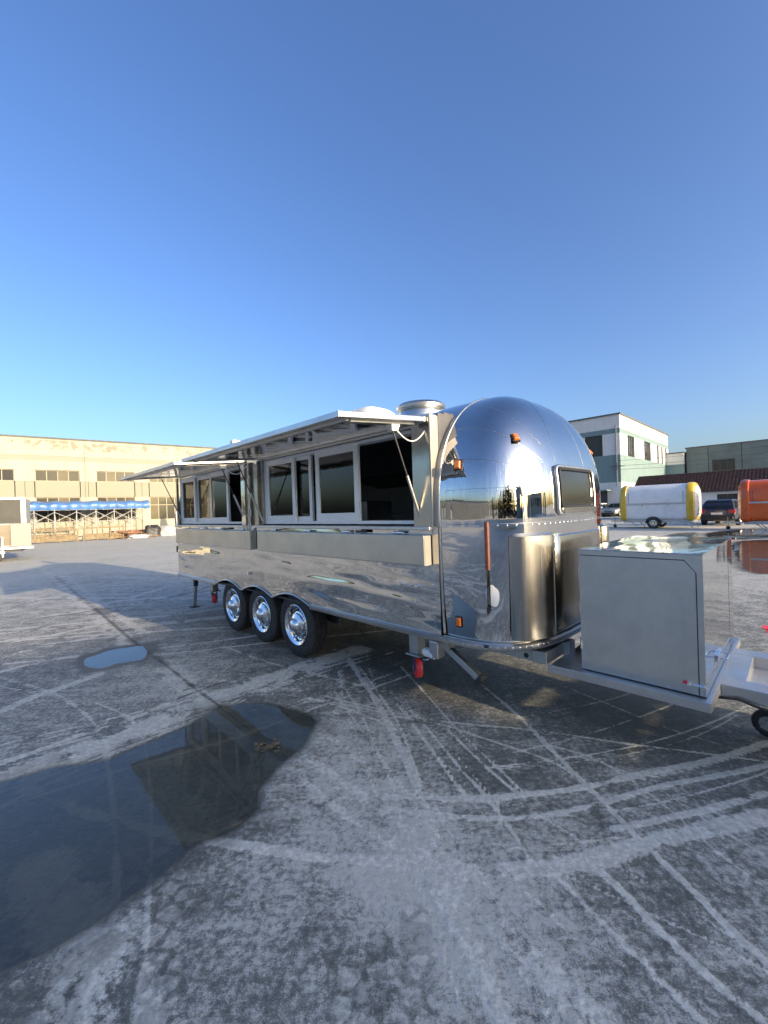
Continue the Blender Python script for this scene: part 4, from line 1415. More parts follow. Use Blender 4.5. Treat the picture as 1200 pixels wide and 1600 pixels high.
# ------------------------------------------------------------------ cream factory on the left
E_ANG = rad(37.3447)
lb = empty('factory_building', (-27.162, 29.3, 0), E_ANG)
tag(lb, 'long cream factory building with sage panels and peeling paint behind the blue canopy', 'building')
WX = [(-13.0, -10.4), (-9.3, -6.65), (-5.55, -2.85), (-1.75, .85), (1.99, 4.65), (5.72, 8.29), (9.38, 11.95), (13.1, 15.7), (16.8, 19.4), (20.5, 23.1)]
XL, XR = -14, 24.2
DEPTH = 14
def piers(mb, z0, z1, y0=0, y1=.3):
    xs = [XL] + [v_ for w in WX for v_ in w] + [XR]
    for i in range(0, len(xs), 2):
        mb.box(xs[i], xs[i + 1], y0, y1, z0, z1)
mb = MB(); mb.box(XL, XR, 0, .3, 0, 1.32); piers(mb, 1.32, 3.26); piers(mb, 4.47, 5.31); mb.box(XL, XR, 0, .3, 5.31, 5.98); mb.box(XL, XR, 0, .3, 6.38, 7.66)
mb.build('wall', 'cream_wall', lb)
mb = MB(); mb.box(XL, XR, .3, DEPTH, 0, 7.5); mb.build('wall', 'cream_plain', lb)
mb = MB(); mb.box(XL - .01, XR + .01, .03, .3, 5.98, 6.38); mb.build('frieze', 'grey_band', lb)
xs = [XL] + [(WX[i][1] + WX[i + 1][0]) / 2 for i in range(len(WX) - 1)] + [XR]
for i in range(len(xs) - 1):
    a0_, a1_ = WX[i]
    for p, q in ((xs[i], a0_ - .04), (a0_, a1_), (a1_ + .04, xs[i + 1])):
        if q - p > .2:
            mb = MB(); mb.box(p + .012, q - .012, .03, .3, 3.262, 4.468); mb.build('spandrel_panel', 'sage_panel', lb)
mb = MB(); mb.box(XL - .08, XR + .08, -.10, .5, 7.66, 7.76); mb.box(XL, XR, .5, DEPTH, 7.5, 7.6); mb.build('roof', 'coping', lb)
mb = MB(); mb.box(5.0, 5.05, -.05, 0, .2, 7.6); mb.build('downpipe', 'grey_band', lb)
for k_, (x0, x1) in enumerate(WX):
    for z0, z1 in ((1.32, 3.26), (4.47, 5.31)):
        mb = MB()
        w = .05
        mb.box(x0, x1, .12, .19, z0, z0 + w); mb.box(x0, x1, .12, .19, z1 - w, z1)
        for i in range(5):
            xx = x0 + (x1 - x0 - w) * i / 4
            mb.box(xx, xx + w, .121, .189, z0 + w, z1 - w)
        if z1 < 4:
            mb.box(x0, x1, .122, .188, 2.55, 2.60)
        wi = mb.build('window', 'steel_sash', lb)
        for i in range(4):
            xa = x0 + (x1 - x0 - w) * i / 4
            mb = MB(); mb.box(xa + w, xa + (x1 - x0) / 4, .15, .156, z0 + w, z1 - w)
            if k_ == 3 and z0 > 4 and i > 0:
                mb.build('broken_opening', 'dark_void', wi)
            else:
                mb.build('pane', 'facade_glass' if (k_ + i) % 3 else 'dusty_glass', wi)

# ------------------------------------------------------------------ blue canopy and yard clutter
cn = empty('sliding_canopy', lb.matrix_basis @ Vector((5.2, -2.5, 0)) if False else Vector((-27.162, 29.3, 0)) + Vector((math.cos(E_ANG) * 5.2 + math.sin(E_ANG) * 2.6, math.sin(E_ANG) * 5.2 - math.cos(E_ANG) * 2.6, 0)), E_ANG)
tag(cn, 'blue tarpaulin canopy on white scissor frames in front of the cream factory', 'canopy')
cx0, cx1 = -4.4, 3.8
mb = MB()
def tarp(u_, v_):
    x = cx0 + (cx1 - cx0) * u_
    s_ = .035 * math.cos(u_ * math.pi * 2 * 7)
    if v_ < .35:
        q = v_ / .35
        return (x, -.06 - .05 * math.sin(q * 3) + .02 * math.sin(u_ * 90), 2.26 + .46 * q + .02 * math.sin(u_ * 70) + s_ * q)
    q = (v_ - .35) / .65
    return (x, q * 2.0, 2.72 + .14 * math.sin(q * math.pi) + .08 * q + s_)
mb.grid(120, 14, tarp)
mb.build('tarpaulin', 'tarp_blue', cn, smooth='all')
posts = [-4.3, -3.2, -2.1, -.85, .30, 1.42, 2.54, 3.75]
for i, x in enumerate(posts):
    for y in (0, 1.9):
        mb = MB(); mb.bar((x, y, 0), (x, y, 2.68), .045); mb.build('post', 'scaffold_white', cn)
    if i + 1 < len(posts):
        x2 = posts[i + 1]
        for y in (0, 1.9):
            mb = MB(); mb.bar((x, y - .03, 1.42), (x2, y - .03, 2.10), .028); mb.bar((x, y + .02, 2.10), (x2, y + .02, 1.42), .028)
            mb.build('scissor_brace', 'scaffold_white', cn)
        mb = MB(); mb.bar((x, 0, 1.40), (x2, 0, 1.40), .03); mb.build('cross_rail', 'scaffold_white', cn)
        mb = MB(); mb.bar((x, .0, 2.24), (x2, .0, 2.24), .03); mb.build('cross_rail', 'scaffold_white', cn)
def lbp(x, y, z=0):
    return Vector((-27.162 + math.cos(E_ANG) * x - math.sin(E_ANG) * y, 29.3 + math.sin(E_ANG) * x + math.cos(E_ANG) * y, z))
def barrier(x, y, w, h, label, mt):
    e = empty('timber_barrier', lbp(x, y), E_ANG)
    tag(e, label, 'barrier')
    for z in (.12, h * .5, h):
        mb = MB(); mb.box(-w / 2, w / 2, -.02, .02, z - .05, z + .05); mb.build('rail', mt, e)
    for i in range(4):
        xx = -w / 2 + w * i / 3
        mb = MB(); mb.box(xx - .04, xx + .04, -.061, -.021, 0, h + .1); mb.build('post', mt, e)
    for i in range(3):
        xx = -w / 2 + w * i / 3 + .06
        mb = MB(); mb.box(xx, xx + w / 3 - .12, .022, .05, .18, h * .5 - .06); mb.build('infill_board', mt, e)
barrier(2.9, -3.6, 2.9, .82, 'pale timber barrier below the left end of the blue canopy', 'pale_timber')
barrier(5.9, -3.2, 2.4, .9, 'pale timber barrier below the middle of the blue canopy', 'pale_timber')
barrier(2.5, -1.4, 3.4, .95, 'weathered barrier under the canopy close to the factory wall', 'pale_timber')
pile = empty('timber_pile', lbp(7.4, -2.9), E_ANG)
tag(pile, 'heap of brown planks and boards under the right end of the blue canopy', 'timber pile')
for i in range(46):
    mb = MB()
    L = random.uniform(.5, 1.5)
    cx, cy = random.gauss(0, .85), random.gauss(0, .35)
    zc = .04 + random.random() * max(.05, .62 - .45 * abs(cx))
    an = random.uniform(-.7, .7)
    dz = random.uniform(-.08, .08)
    mb.bar((cx - L / 2 * math.cos(an), cy - L / 2 * math.sin(an), max(.03, zc - dz)), (cx + L / 2 * math.cos(an), cy + L / 2 * math.sin(an), max(.03, zc + dz)), random.uniform(.1, .22), .03)
    mb.build('plank', random.choice(['timber', 'timber', 'brick_red', 'pale_timber']), pile)
mb = MB(); mb.box(-1.3, 1.3, -.25, .25, 0, .55)
st_ = mb.build('brick_stack', 'brick_red', None, bevel=.02)
st_.location = lbp(7.7, -1.0); st_.rotation_euler = (0, 0, E_ANG)
tag(st_, 'low stack of red bricks against the factory wall behind the planks', 'brick stack')
def bundle(name, loc, sx, sy, sz, mt, label, cat, seed):
    rr = random.Random(seed)
    ph_ = [(rr.uniform(2, 6), rr.uniform(2, 6), rr.uniform(0, 6)) for _ in range(6)]
    def fn(u_, v_):
        q, w = 2 * math.pi * u_, v_ * HP
        d = 1 + sum(.06 * math.sin(a * math.cos(q) * 1.3 + b * v_ * 2 + c) for a, b, c in ph_)
        return (sx * d * spow(math.cos(q), .7) * math.cos(w) ** .5, sy * d * spow(math.sin(q), .7) * math.cos(w) ** .5, sz * (math.sin(w) ** .7) * (1 + .12 * math.sin(3 * q + seed) * math.cos(w)))
    mb = MB(); mb.grid(41, 18, fn)
    o = mb.build(name, mt, None, smooth='all')
    o.location = loc
    o.rotation_euler = (0, 0, E_ANG)
    return tag(o, label, cat)
bundle('covered_load', lbp(9.15, -2.3), .62, .5, .92, 'tarp_black', 'black tarpaulin covered load beside the plank heap', 'covered load', 3)
bundle('covered_load', lbp(10.3, -2.2), .75, .6, .82, 'tarp_white', 'white sheeted load just right of the black one', 'covered load', 5)
bundle('sheet_bundle', lbp(8.0, -3.6), .75, .3, .28, 'tarp_white', 'low crumpled white sheet on the ground before the planks', 'sheet', 8)
bundle('wrapped_bale', lbp(11.0, -2.6), .30, .3, 1.95, 'tarp_white', 'tall white wrapped bale at the rear corner of the polished trailer', 'bale', 9)

# ------------------------------------------------------------------ half seen trailer at the left edge
lt = empty('parked_trailer', (-13.98 - 1.78 * math.cos(.62), 16.2 - 1.78 * math.sin(.62), 0), .62)
tag(lt, 'half seen trailer with tread plate corner at the left edge', 'trailer')
simple('grey_panel', (.05, .05, .046), .35, 0, .15, 2)
simple('beige_panel', (.20, .165, .12), .45, .0, .15, 2)
t = NT('tread_plate')
ck = t.vor(14, 'F1', t.mapv((1, 1, 1), rot=(0, .785, 0)), rnd=.0)
t.pbr(t.mix(t.ramp(ck, .35, .2), (.26, .255, .24), (.40, .39, .37)), .45, .4, t.bump(t.ramp(ck, .35, .2), 1.0, .02))
M['tread_plate'] = t.m
mb = MB(); mb.box(-2.2, 1.74, .03, 2.0, .55, 2.44); mb.build('body', 'grey_plastic', lt, bevel=.03)
mb = MB(); mb.box(-2.1, 1.62, 0, .028, 1.46, 2.36); mb.build('hatch_panel', 'grey_panel', lt)
mb = MB(); mb.box(-2.2, 1.78, -.03, .03, 2.37, 2.46); mb.box(1.63, 1.78, -.03, .03, 1.46, 2.369); mb.build('frame', 'white_frame', lt, bevel=.01)
mb = MB(); mb.box(-2.1, 1.30, .0, .028, .62, 1.40); mb.build('side_panel', 'beige_panel', lt)
mb = MB(); mb.box(1.31, 1.92, -.05, .03, .56, 1.45); mb.build('tread_plate', 'tread_plate', lt, bevel=.008)
mb = MB(); mb.box(-2.2, 1.98, -.06, .04, .46, .54); mb.build('sill', 'white_frame', lt, bevel=.01)
mb = MB(); mb.box(-2.2, 1.6, .1, 1.9, .36, .459); mb.build('chassis', 'chassis', lt)
mb = MB(); mb.cyl((1.08, -.12, .18), (1.08, -.12, .95), .03, n=10); mb.build('jack', 'white_frame', lt, smooth=True)
mb = MB(); mb.lathe([(.03, -.03), (.12, -.035), (.16, -.02), (.16, .02), (.12, .035), (.03, .03)], (.92, -.12, .16), 'Y', 24, True); jk = mb.build('jockey_wheel', 'rubber', lt, smooth=True)
mb = MB(); mb.cyl((.92, -.165, .16), (.92, -.07, .16), .07, n=16); mb.build('rim', 'bright_chrome', jk, smooth=True)
mb = MB(); mb.box(.5, 1.15, -.14, .2, .30, .42); mb.build('drawbar', 'mill_aluminium', lt, bevel=.02)

# mud lump stranded in the big puddle
mud = empty('mud_clump', (-.808, 2.69, -.02))
tag(mud, 'small clump of dry mud chips standing out of the large puddle', 'mud clump')
simple('mud', (.085, .075, .058), .9, 0, .3, 30)
for i in range(22):
    q = MB()
    r_ = random.uniform(.008, .026)
    c_ = (random.gauss(0, .05), random.gauss(0, .035), random.uniform(.012, .021))
    vs = [(c_[0] + r_ * math.cos(k * 1.05) * random.uniform(.6, 1.3), c_[1] + r_ * math.sin(k * 1.05) * random.uniform(.5, 1.1), c_[2] + random.uniform(-.003, .006)) for k in range(6)]
    q.add(vs + [(v_[0], v_[1], -.01) for v_ in vs], [tuple(range(6))] + [(k, (k + 1) % 6, (k + 1) % 6 + 6, k + 6) for k in range(6)])
    q.build('mud_chip', 'mud', mud)
# ------------------------------------------------------------------ office block on the right
rbo = (-13.8, 50.0)
rb_ = empty('office_block', wpt(*rbo), RZ)
tag(rb_, 'three storey white and teal office block behind the white trailer', 'building')
RBH = 11.05
L0, D1 = -14.0, 23.0
def rbox(name, mt, *boxes, **kw):
    mb = MB()
    for q in boxes: mb.box(*q)
    return mb.build(name, mt, kw.pop('parent', rb_), **kw)
# front (towards -b) and end (towards +a) faces as bands with window openings
FWIN = [(-3.64, -1.76), (-7.9, -6.0), (-12.0, -10.1)]
EWIN = [(2.74, 5.56), (9.77, 13.0), (16.3, 17.3), (18.7, 19.6), (21.1, 22.0)]
th_ = .3
def bands(z0, z1, mt, wins_f, wins_e, inset=0.0):
    xs = [L0] + sorted(v_ for w in wins_f for v_ in w) + [0]
    for i in range(0, len(xs), 2):
        mb = MB(); mb.box(xs[i], xs[i + 1], 0, th_, z0, z1); mb.build('wall', mt, rb_)
    ys = [th_] + sorted(v_ for w in wins_e for v_ in w) + [D1]
    for i in range(0, len(ys), 2):
        mb = MB(); mb.box(-th_, 0, ys[i], ys[i + 1], z0, z1); mb.build('wall', mt, rb_)
bands(9.58, RBH, 'white_wall', [], [])
bands(9.05, 9.58, 'teal_wall', [], [])
bands(6.70, 9.05, 'white_wall', FWIN, EWIN)
bands(3.70, 6.70, 'teal_wall', [], [])
bands(2.82, 3.70, 'white_wall', [], [])
bands(0, 2.82, 'white_wall', [(-5.2, -1.4), (-10, -6.4)], [])
rbox('core', 'dark_void', (L0 + .1, -.32, .33, D1 - .1, 0, RBH - .3))
rbox('roof', 'coping', (L0 - .1, .12, -.12, D1 + .1, RBH, RBH + .16))
for (x0, x1) in FWIN:
    wi = rbox('window', 'dark_sash', (x0, x1, .14, .2, 6.70, 6.78), (x0, x1, .14, .2, 8.97, 9.05), ((x0 + x1) / 2 - .04, (x0 + x1) / 2 + .04, .14, .2, 6.78, 8.97), (x0, x0 + .06, .14, .2, 6.78, 8.97), (x1 - .06, x1, .14, .2, 6.78, 8.97))
    rbox('pane', 'facade_glass', (x0 + .06, (x0 + x1) / 2 - .04, .16, .17, 6.78, 8.97), parent=wi)
    rbox('pane', 'facade_glass', ((x0 + x1) / 2 + .04, x1 - .06, .16, .17, 6.78, 8.97), parent=wi)
for (y0, y1) in EWIN:
    n_ = 3 if y1 - y0 > 2 else 1
    mb = MB()
    mb.box(-.2, -.14, y0, y1, 6.70, 6.78); mb.box(-.2, -.14, y0, y1, 8.97, 9.05); mb.box(-.2, -.141, y0, y1, 8.2, 8.27)
    for i in range(n_ + 1):
        yy = y0 + (y1 - y0 - .08) * i / n_
        mb.box(-.199, -.139, yy, yy + .08, 6.78, 8.97)
    wi = mb.build('window', 'dark_sash', rb_)
    for i in range(n_):
        yy = y0 + (y1 - y0 - .08) * i / n_
        rbox('pane', 'facade_glass', (-.18, -.17, yy + .08, yy + (y1 - y0) / n_, 6.78, 8.97), parent=wi)
for x0, x1 in ((-5.2, -1.4), (-10, -6.4)):
    sh_ = rbox('roller_door', 'dark_sash', (x0, x1, .18, .22, 0, 2.82))
rbox('porch_roof', 'teal_wall', (-11, -1.0, -1.5, -.01, 2.78, 2.90))
rbox('downpipe', 'grey_plastic', (-.42, -.32, -.10, -.002, 3.2, 9.9))
pw = empty('power_line', wpt(-14.2, 49.7), RZ)
tag(pw, 'thin overhead wires with an insulator bracket on the office block corner', 'power line')
mb = MB(); mb.box(-.6, .9, -.06, .0, 5.35, 5.42); mb.box(.1, .17, -.07, .03, 5.0, 5.8); mb.build('bracket', 'coping', pw)
for i, zz_ in enumerate((5.05, 5.45, 6.0)):
    mb = MB(); mb.tube([(-.3 + 22 * j / 20, -.1 - 7 * j / 20, zz_ - .5 * math.sin(math.pi * j / 20) + .25 * j / 20) for j in range(21)], .014, 5)
    mb.build('wire', 'coping', pw)

# ------------------------------------------------------------------ grey-green hall, low tiled shed
hl = empty('metal_hall', wpt(2, 72), RZ)
tag(hl, 'long grey green metal clad hall beyond the tiled shed', 'building')
ed = [-13.5, -11.0, -7.5, -4.0, -.5, 3.0, 6.5, 10, 13.5, 17]
for i in range(len(ed) - 1):
    mb = MB(); mb.box(ed[i] + .03, ed[i + 1] - .03, 0, .2, 0, 8.75); mb.build('cladding_panel', 'ribbed_green', hl)
mb = MB(); mb.box(-13.5, 17, .2, 16, 0, 8.6); mb.build('core', 'coping', hl)
mb = MB(); mb.box(-13.6, 17.1, -.08, 16.1, 8.75, 8.90); mb.build('roof', 'coping', hl)
mb = MB(); mb.box(-10.6, -8.2, -.06, .0, 5.3, 6.85); wi = mb.build('window', 'dark_sash', hl)
for i in range(3):
    mb = MB(); mb.box(-10.5 + i * .77, -10.5 + i * .77 + .7, -.07, -.062, 5.4, 6.75); mb.build('pane', 'facade_glass', wi)
sb_ = empty('stair_block', wpt(-13.2, 71.2), RZ)
tag(sb_, 'narrow white and teal block between the office block and the metal hall', 'building')
mb = MB(); mb.box(-3.0, 1.5, 0, 5, 6.6, 8.15); mb.build('wall', 'white_wall', sb_)
mb = MB(); mb.box(-3.0, 1.5, 0, 5, 0, 6.6); mb.build('wall', 'teal_wall', sb_)
mb = MB(); mb.box(-3.1, 1.6, -.1, 5.1, 8.15, 8.3); mb.build('roof', 'coping', sb_)
sd_ = empty('tiled_shed', wpt(-2, 40), RZ)
tag(sd_, 'low white shed with a dark brown tiled roof behind the parked car', 'shed')
mb = MB()
mb.box(-8.0, -2.55, 0, .2, 0, 2.15); mb.box(-2.55, -1.35, 0, .2, 0, 1.30); mb.box(-2.55, -1.35, 0, .2, 1.86, 2.15); mb.box(-1.35, 8, 0, .2, 0, 2.15)
mb.box(-8, -7.8, .2, 5, 0, 2.15); mb.box(7.8, 8, .2, 5, 0, 2.15); mb.box(-7.8, 7.8, 4.8, 5, 0, 2.15)
mb.prism([(0.02, 2.15), (4.98, 2.15), (2.5, 3.6)], 0, -7.95, -7.8)
mb.build('wall', 'shed_wall', sd_)
mb = MB()
for i in range(5):
    xx = -2.55 + 1.16 * i / 4
    mb.box(xx, xx + .05, .06, .1, 1.30, 1.86)
wi = mb.build('window', 'dark_sash', sd_)
mb = MB(); mb.box(-2.55, -1.35, .11, .12, 1.30, 1.86); mb.build('pane', 'facade_glass', wi)
mb = MB()
for sgn in (-1, 1):
    for r in range(14):
        q0, q1 = r / 14, (r + 1.12) / 14
        y0, y1 = 2.5 - sgn * 2.75 * (1 - q0), 2.5 - sgn * 2.75 * (1 - q1)
        z0, z1 = 2.10 + 1.62 * q0 + .075, 2.10 + 1.62 * min(1, q1) + .01
        n_ = 74
        for c in range(n_):
            x0 = -8.3 + 16.6 * c / n_
            x1 = x0 + 16.6 / n_ * .94
            mb.add([(x0, y0, z0), (x1, y0, z0), (x1, y1, z1), (x0, y1, z1), ((x0 + x1) / 2, y0, z0 + .014), ((x0 + x1) / 2, y1, z1 + .014)], [(0, 4, 5, 3), (4, 1, 2, 5), (0, 1, 4)])
rt_ = mb.build('roof_tile', 'roof_tile', sd_, fix=False)
rt_['kind'] = 'stuff'
mb = MB(); mb.prism([(-.25, 2.08), (2.5, 3.70), (5.25, 2.08), (5.25, 2.03), (2.5, 3.64), (-.25, 2.03)], 0, -8.3, 8.3); mb.build('roof_deck', 'coping', sd_)

# ------------------------------------------------------------------ small rounded vending trailers
def gloss(name, base):
    simple(name, base, .28, 0, .07, 1.5, coat=.5)
gloss('white_gelcoat', (.70, .71, .72)); gloss('yellow_gelcoat', (.62, .40, .02)); gloss('orange_gelcoat', (.62, .10, .012)); gloss('silver_strip', (.45, .45, .45))
def rounded_trailer(a0, a1, b0, wid, z0, z1, body_m, rim_m, label, cat='vending trailer'):
    L = a1 - a0
    e = empty('vending_trailer', wpt((a0 + a1) / 2, b0 + wid / 2), RZ)
    tag(e, label, cat)
    hw, h = wid / 2, z1 - z0
    def sec(k, sx=1.0, n=40):
        pts = []
        for i in range(n):
            q = 2 * math.pi * i / n
            c, s_ = math.cos(q), math.sin(q)
            y = hw * k * spow(c, .60 if s_ > 0 else .16)
            z = (z0 + z1) / 2 + (h / 2) * k * spow(s_, .72 if s_ > 0 else .16)
            pts.append((y, z))
        return pts
    def loft(st, name, mt, parent=e, **kw):
        mb = MB()
        rows_ = [[(x, y, z) for y, z in sec(k)] for x, k in st]
        n = 40
        mb.add([p for r in rows_ for p in r], [(i * n + j, i * n + (j + 1) % n, (i + 1) * n + (j + 1) % n, (i + 1) * n + j) for i in range(len(st) - 1) for j in range(n)] + [tuple(range(n)), tuple(range((len(st) - 1) * n, len(st) * n))])
        return mb.build(name, mt, parent, smooth=True, **kw)
    hl_ = L / 2
    loft([(-hl_ + .12, 1), (hl_ - .12, 1)], 'body', body_m)
    for s_ in (-1, 1):
        loft([(s_ * (hl_ - .30), 1.0), (s_ * (hl_ - .27), 1.04), (s_ * (hl_ - .10), 1.05), (s_ * (hl_ - .0), 1.0), (s_ * (hl_ + .05), .88)], 'end_rim', rim_m)
        loft([(s_ * (hl_ + .051), .86), (s_ * (hl_ + .12), .70), (s_ * (hl_ + .15), .4)], 'end_panel', body_m)
    mb = MB(); mb.box(-hl_ + .25, hl_ - .25, -hw - .018, -hw + .01, z0 + h * .43, z0 + h * .47); mb.build('side_strip', 'silver_strip', e)
    mb = MB(); mb.box(-hl_ + .4, hl_ - .4, -hw - .012, -hw + .01, z0 + h * .47, z0 + h * .475); mb.build('hatch_seam', 'coping', e)
    for xx in (-hl_ + .42, hl_ - .42):
        mb = MB(); mb.box(xx - .008, xx + .008, -hw - .006, -hw + .01, z0 + h * .48, z0 + h * .80); mb.build('hatch_seam', 'coping', e)
    for xx in (-.6, .6):
        mb = MB(); mb.box(xx - .06, xx + .06, -hw - .03, -hw + .005, z0 + h * .40, z0 + h * .425); mb.build('hatch_latch', 'bright_chrome', e, bevel=.005)
    for xx in (-hl_ + .45, 0.55, hl_ - .4):
        mb = MB(); mb.box(xx - .04, xx + .04, -hw - .014, -hw + .005, z0 + .07, z0 + .11); mb.build('side_reflector', 'amber_lens', e)
    for zz_ in (z0 + .25, z0 + .42):
        for yy in (-.62, .5):
            mb = MB(); mb.box(hl_ + .06, hl_ + .14, yy * hw, yy * hw + .14, zz_, zz_ + .1); mb.build('rear_lamp', 'black_plastic' if yy < 0 else 'tail_lens', e)
    mb = MB(); mb.box(-hl_ + .1, hl_ - .1, -hw + .15, hw - .15, z0 - .14, z0 + .02); mb.build('chassis', 'galvanised', e)
    for s_ in (-1, 1):
        mb = MB(); mb.lathe([(.16, -.08), (.26, -.09), (.29, -.06), (.29, .06), (.26, .09), (.16, .08)], (-.1, s_ * (hw - .06), .29), 'Y', 28, True); w_ = mb.build('wheel', 'rubber', e, smooth=True)
        mb = MB(); mb.lathe([(0, s_ * .07), (.03, s_ * .075), (.17, s_ * .06), (.175, s_ * .085), (.19, s_ * .08)], (-.1, s_ * (hw - .06), .29), 'Y', 24)
        mb.build('rim', 'bright_chrome', w_, smooth=True)
        mb = MB()
        for i in range(8):
            q = math.pi * i / 4
            mb.bar((-.1 + .05 * math.cos(q), s_ * (hw + .022), .29 + .05 * math.sin(q)), (-.1 + .15 * math.cos(q), s_ * (hw + .022), .29 + .15 * math.sin(q)), .035, .01, (0, 1, 0))
        mb.build('spoke_gap', 'black_plastic', w_)
        mb = MB(); mb.prism([(-.1 + r_ * math.cos(q), .29 + r_ * math.sin(q)) for r_, qs in ((.37, range(0, 19)), (.31, range(18, -1, -1))) for q in [math.pi * k / 18 for k in qs]], 1, s_ * (hw + .03), s_ * (hw - .18)); mb.build('mudguard', 'black_plastic', e)
    mb = MB(); mb.bar((-hl_ + .1, -.4, z0 - .08), (-hl_ - .75, -.03, z0 - .08), .07); mb.bar((-hl_ + .1, .4, z0 - .08), (-hl_ - .75, .03, z0 - .08), .07); mb.build('drawbar', 'galvanised', e)
    mb = MB(); mb.cyl((-hl_ - .55, -.12, .14), (-hl_ - .55, -.12, z0 + .2), .025, n=8); mb.build('jack', 'galvanised', e)
    mb = MB(); mb.lathe([(.0, -.03), (.09, -.03), (.09, .03), (.0, .03)], (-hl_ - .55, -.12, .09), 'Y', 16); mb.build('jockey_wheel', 'rubber', e, smooth=True)
    for x in (-hl_ + .5, hl_ - .35):
        for s_ in (-1, 1):
            mb = MB(); mb.bar((x, s_ * (hw - .25), z0 - .1), (x + .30, s_ * (hw - .25), .02), .04); mb.bar((x + .12, s_ * (hw - .25), .2), (x - .08, s_ * (hw - .25), z0 - .1), .025); mb.build('prop_stand', 'mill_aluminium', e)
    return e
rounded_trailer(-7.32, -3.95, 26.24, 1.95, .46, 2.40, 'white_gelcoat', 'yellow_gelcoat', 'white rounded trailer with yellow end rims parked on the right')
rounded_trailer(-2.02, 2.2, 25.2, 1.95, .42, 2.33, 'orange_gelcoat', 'orange_gelcoat', 'orange rounded trailer cut off by the right edge')

# ------------------------------------------------------------------ cars
gloss('navy_paint', (.028, .034, .055)); gloss('silver_paint', (.30, .31, .32)); gloss('white_paint', (.66, .66, .66))
simple('headlamp', (.62, .64, .66), .12, 0, .05, coat=.6)
def car(loc, rz, paint_m, label):
    # x forward
    e = empty('parked_car', loc, rz)
    tag(e, label, 'car')
    def ring(x, hw, zb, zt, r=.16, n=24):
        pts = []
        for i in range(n):
            q = 2 * math.pi * (i + .5) / n
            pts.append((x, hw * spow(math.cos(q), .45), (zb + zt) / 2 + (zt - zb) / 2 * spow(math.sin(q), .45)))
        return pts
    st = [(-2.12, .70, .42, .80), (-2.06, .80, .30, .93), (-1.7, .84, .22, .97), (-.8, .86, .20, .96), (.4, .86, .20, .94), (1.1, .85, .22, .90), (1.75, .81, .26, .80), (2.02, .74, .32, .70), (2.12, .62, .38, .60)]
    mb = MB()
    n = 24
    mb.add([p for s_ in st for p in ring(*s_)], [(i * n + j, i * n + (j + 1) % n, (i + 1) * n + (j + 1) % n, (i + 1) * n + j) for i in range(len(st) - 1) for j in range(n)] + [tuple(range(n)), tuple(range((len(st) - 1) * n, len(st) * n))])
    # cabin
    lv = [(-2.0, 1.12, .78, .90), (-1.86, .70, .70, 1.20), (-1.66, .38, .61, 1.40), (-1.45, .20, .56, 1.46)]
    vs = []
    for x0, x1, w, z in lv:
        vs += [(x0, -w, z), (x1, -w, z), (x1, w, z), (x0, w, z)]
    mb.add(vs, [(i * 4 + j, i * 4 + (j + 1) % 4, i * 4 + 4 + (j + 1) % 4, i * 4 + 4 + j) for i in range(3) for j in range(4)] + [(12, 13, 14, 15)])
    mb.build('body', paint_m, e, smooth=True, bevel=.03)
    def lp(t0, w_=0, x_=0):
        zs = [l[3] for l in lv]
        return [float(np.interp(t0, zs, [l[c] for l in lv])) for c in (0, 1, 2)]
    def glass(pts, par=e):
        mb = MB(); mb.add(pts, [tuple(range(len(pts)))]); return mb.build('car_window', 'car_glass', par)
    zA, zB = .98, 1.38
    A_, B_ = lp(zA), lp(zB)
    o_ = .035
    glass([(A_[0] - o_, -A_[2] * .86, zA), (A_[0] - o_, A_[2] * .86, zA), (B_[0] - o_, B_[2] * .86, zB), (B_[0] - o_, -B_[2] * .86, zB)])
    glass([(A_[1] + o_, -A_[2] * .9, zA), (A_[1] + o_, A_[2] * .9, zA), (B_[1] + o_, B_[2] * .9, zB), (B_[1] + o_, -B_[2] * .9, zB)])
    for s_ in (-1, 1):
        for f0, f1 in ((.06, .30), (.33, .60), (.63, .93)):
            q = lambda L_, f: L_[0] + (L_[1] - L_[0]) * f
            glass([(q(A_, f0), s_ * (A_[2] + .025), zA), (q(A_, f1), s_ * (A_[2] + .025), zA), (q(B_, f1), s_ * (B_[2] + .025), zB - .03), (q(B_, f0), s_ * (B_[2] + .025), zB - .03)])
        mb = MB(); mb.box(.55, .75, s_ * .88, s_ * 1.02, .95, 1.08); mb.build('mirror', paint_m, e, bevel=.03)
        mb = MB(); mb.box(-2.13, -1.98, s_ * .52, s_ * .81, .70, .90); mb.build('tail_light', 'tail_lens', e, bevel=.03)
        mb = MB(); mb.box(1.90, 2.07, s_ * .42, s_ * .76, .58, .70); mb.build('headlight', 'headlamp', e, bevel=.03)
    for x in (-1.32, 1.32):
        for s_ in (-1, 1):
            mb = MB(); mb.lathe([(.2, -.1), (.29, -.1), (.31, -.07), (.31, .07), (.29, .1), (.2, .1)], (x, s_ * .78, .31), 'Y', 24, True); w_ = mb.build('wheel', 'rubber', e, smooth=True)
            mb = MB(); mb.lathe([(0, s_ * .08), (.05, s_ * .09), (.17, s_ * .07), (.205, s_ * .095), (.21, s_ * .08)], (x, s_ * .78, .31), 'Y', 20); mb.build('rim', 'plain_steel', w_, smooth=True)
    mb = MB(); mb.box(-2.17, -2.0, -.72, .72, .34, .52); mb.build('bumper', 'black_plastic', e, bevel=.04)
    mb = MB(); mb.box(-2.135, -2.10, -.26, .26, .62, .74); mb.build('number_plate', 'white_plastic', e)
    mb = MB(); mb.box(2.0, 2.15, -.68, .68, .30, .46); mb.build('bumper', 'black_plastic', e, bevel=.04)
    mb = MB(); mb.box(2.06, 2.125, -.36, .36, .50, .60); mb.build('grille', 'black_plastic', e, bevel=.01)
    return e
va = math.atan2(VV.y, VV.x)
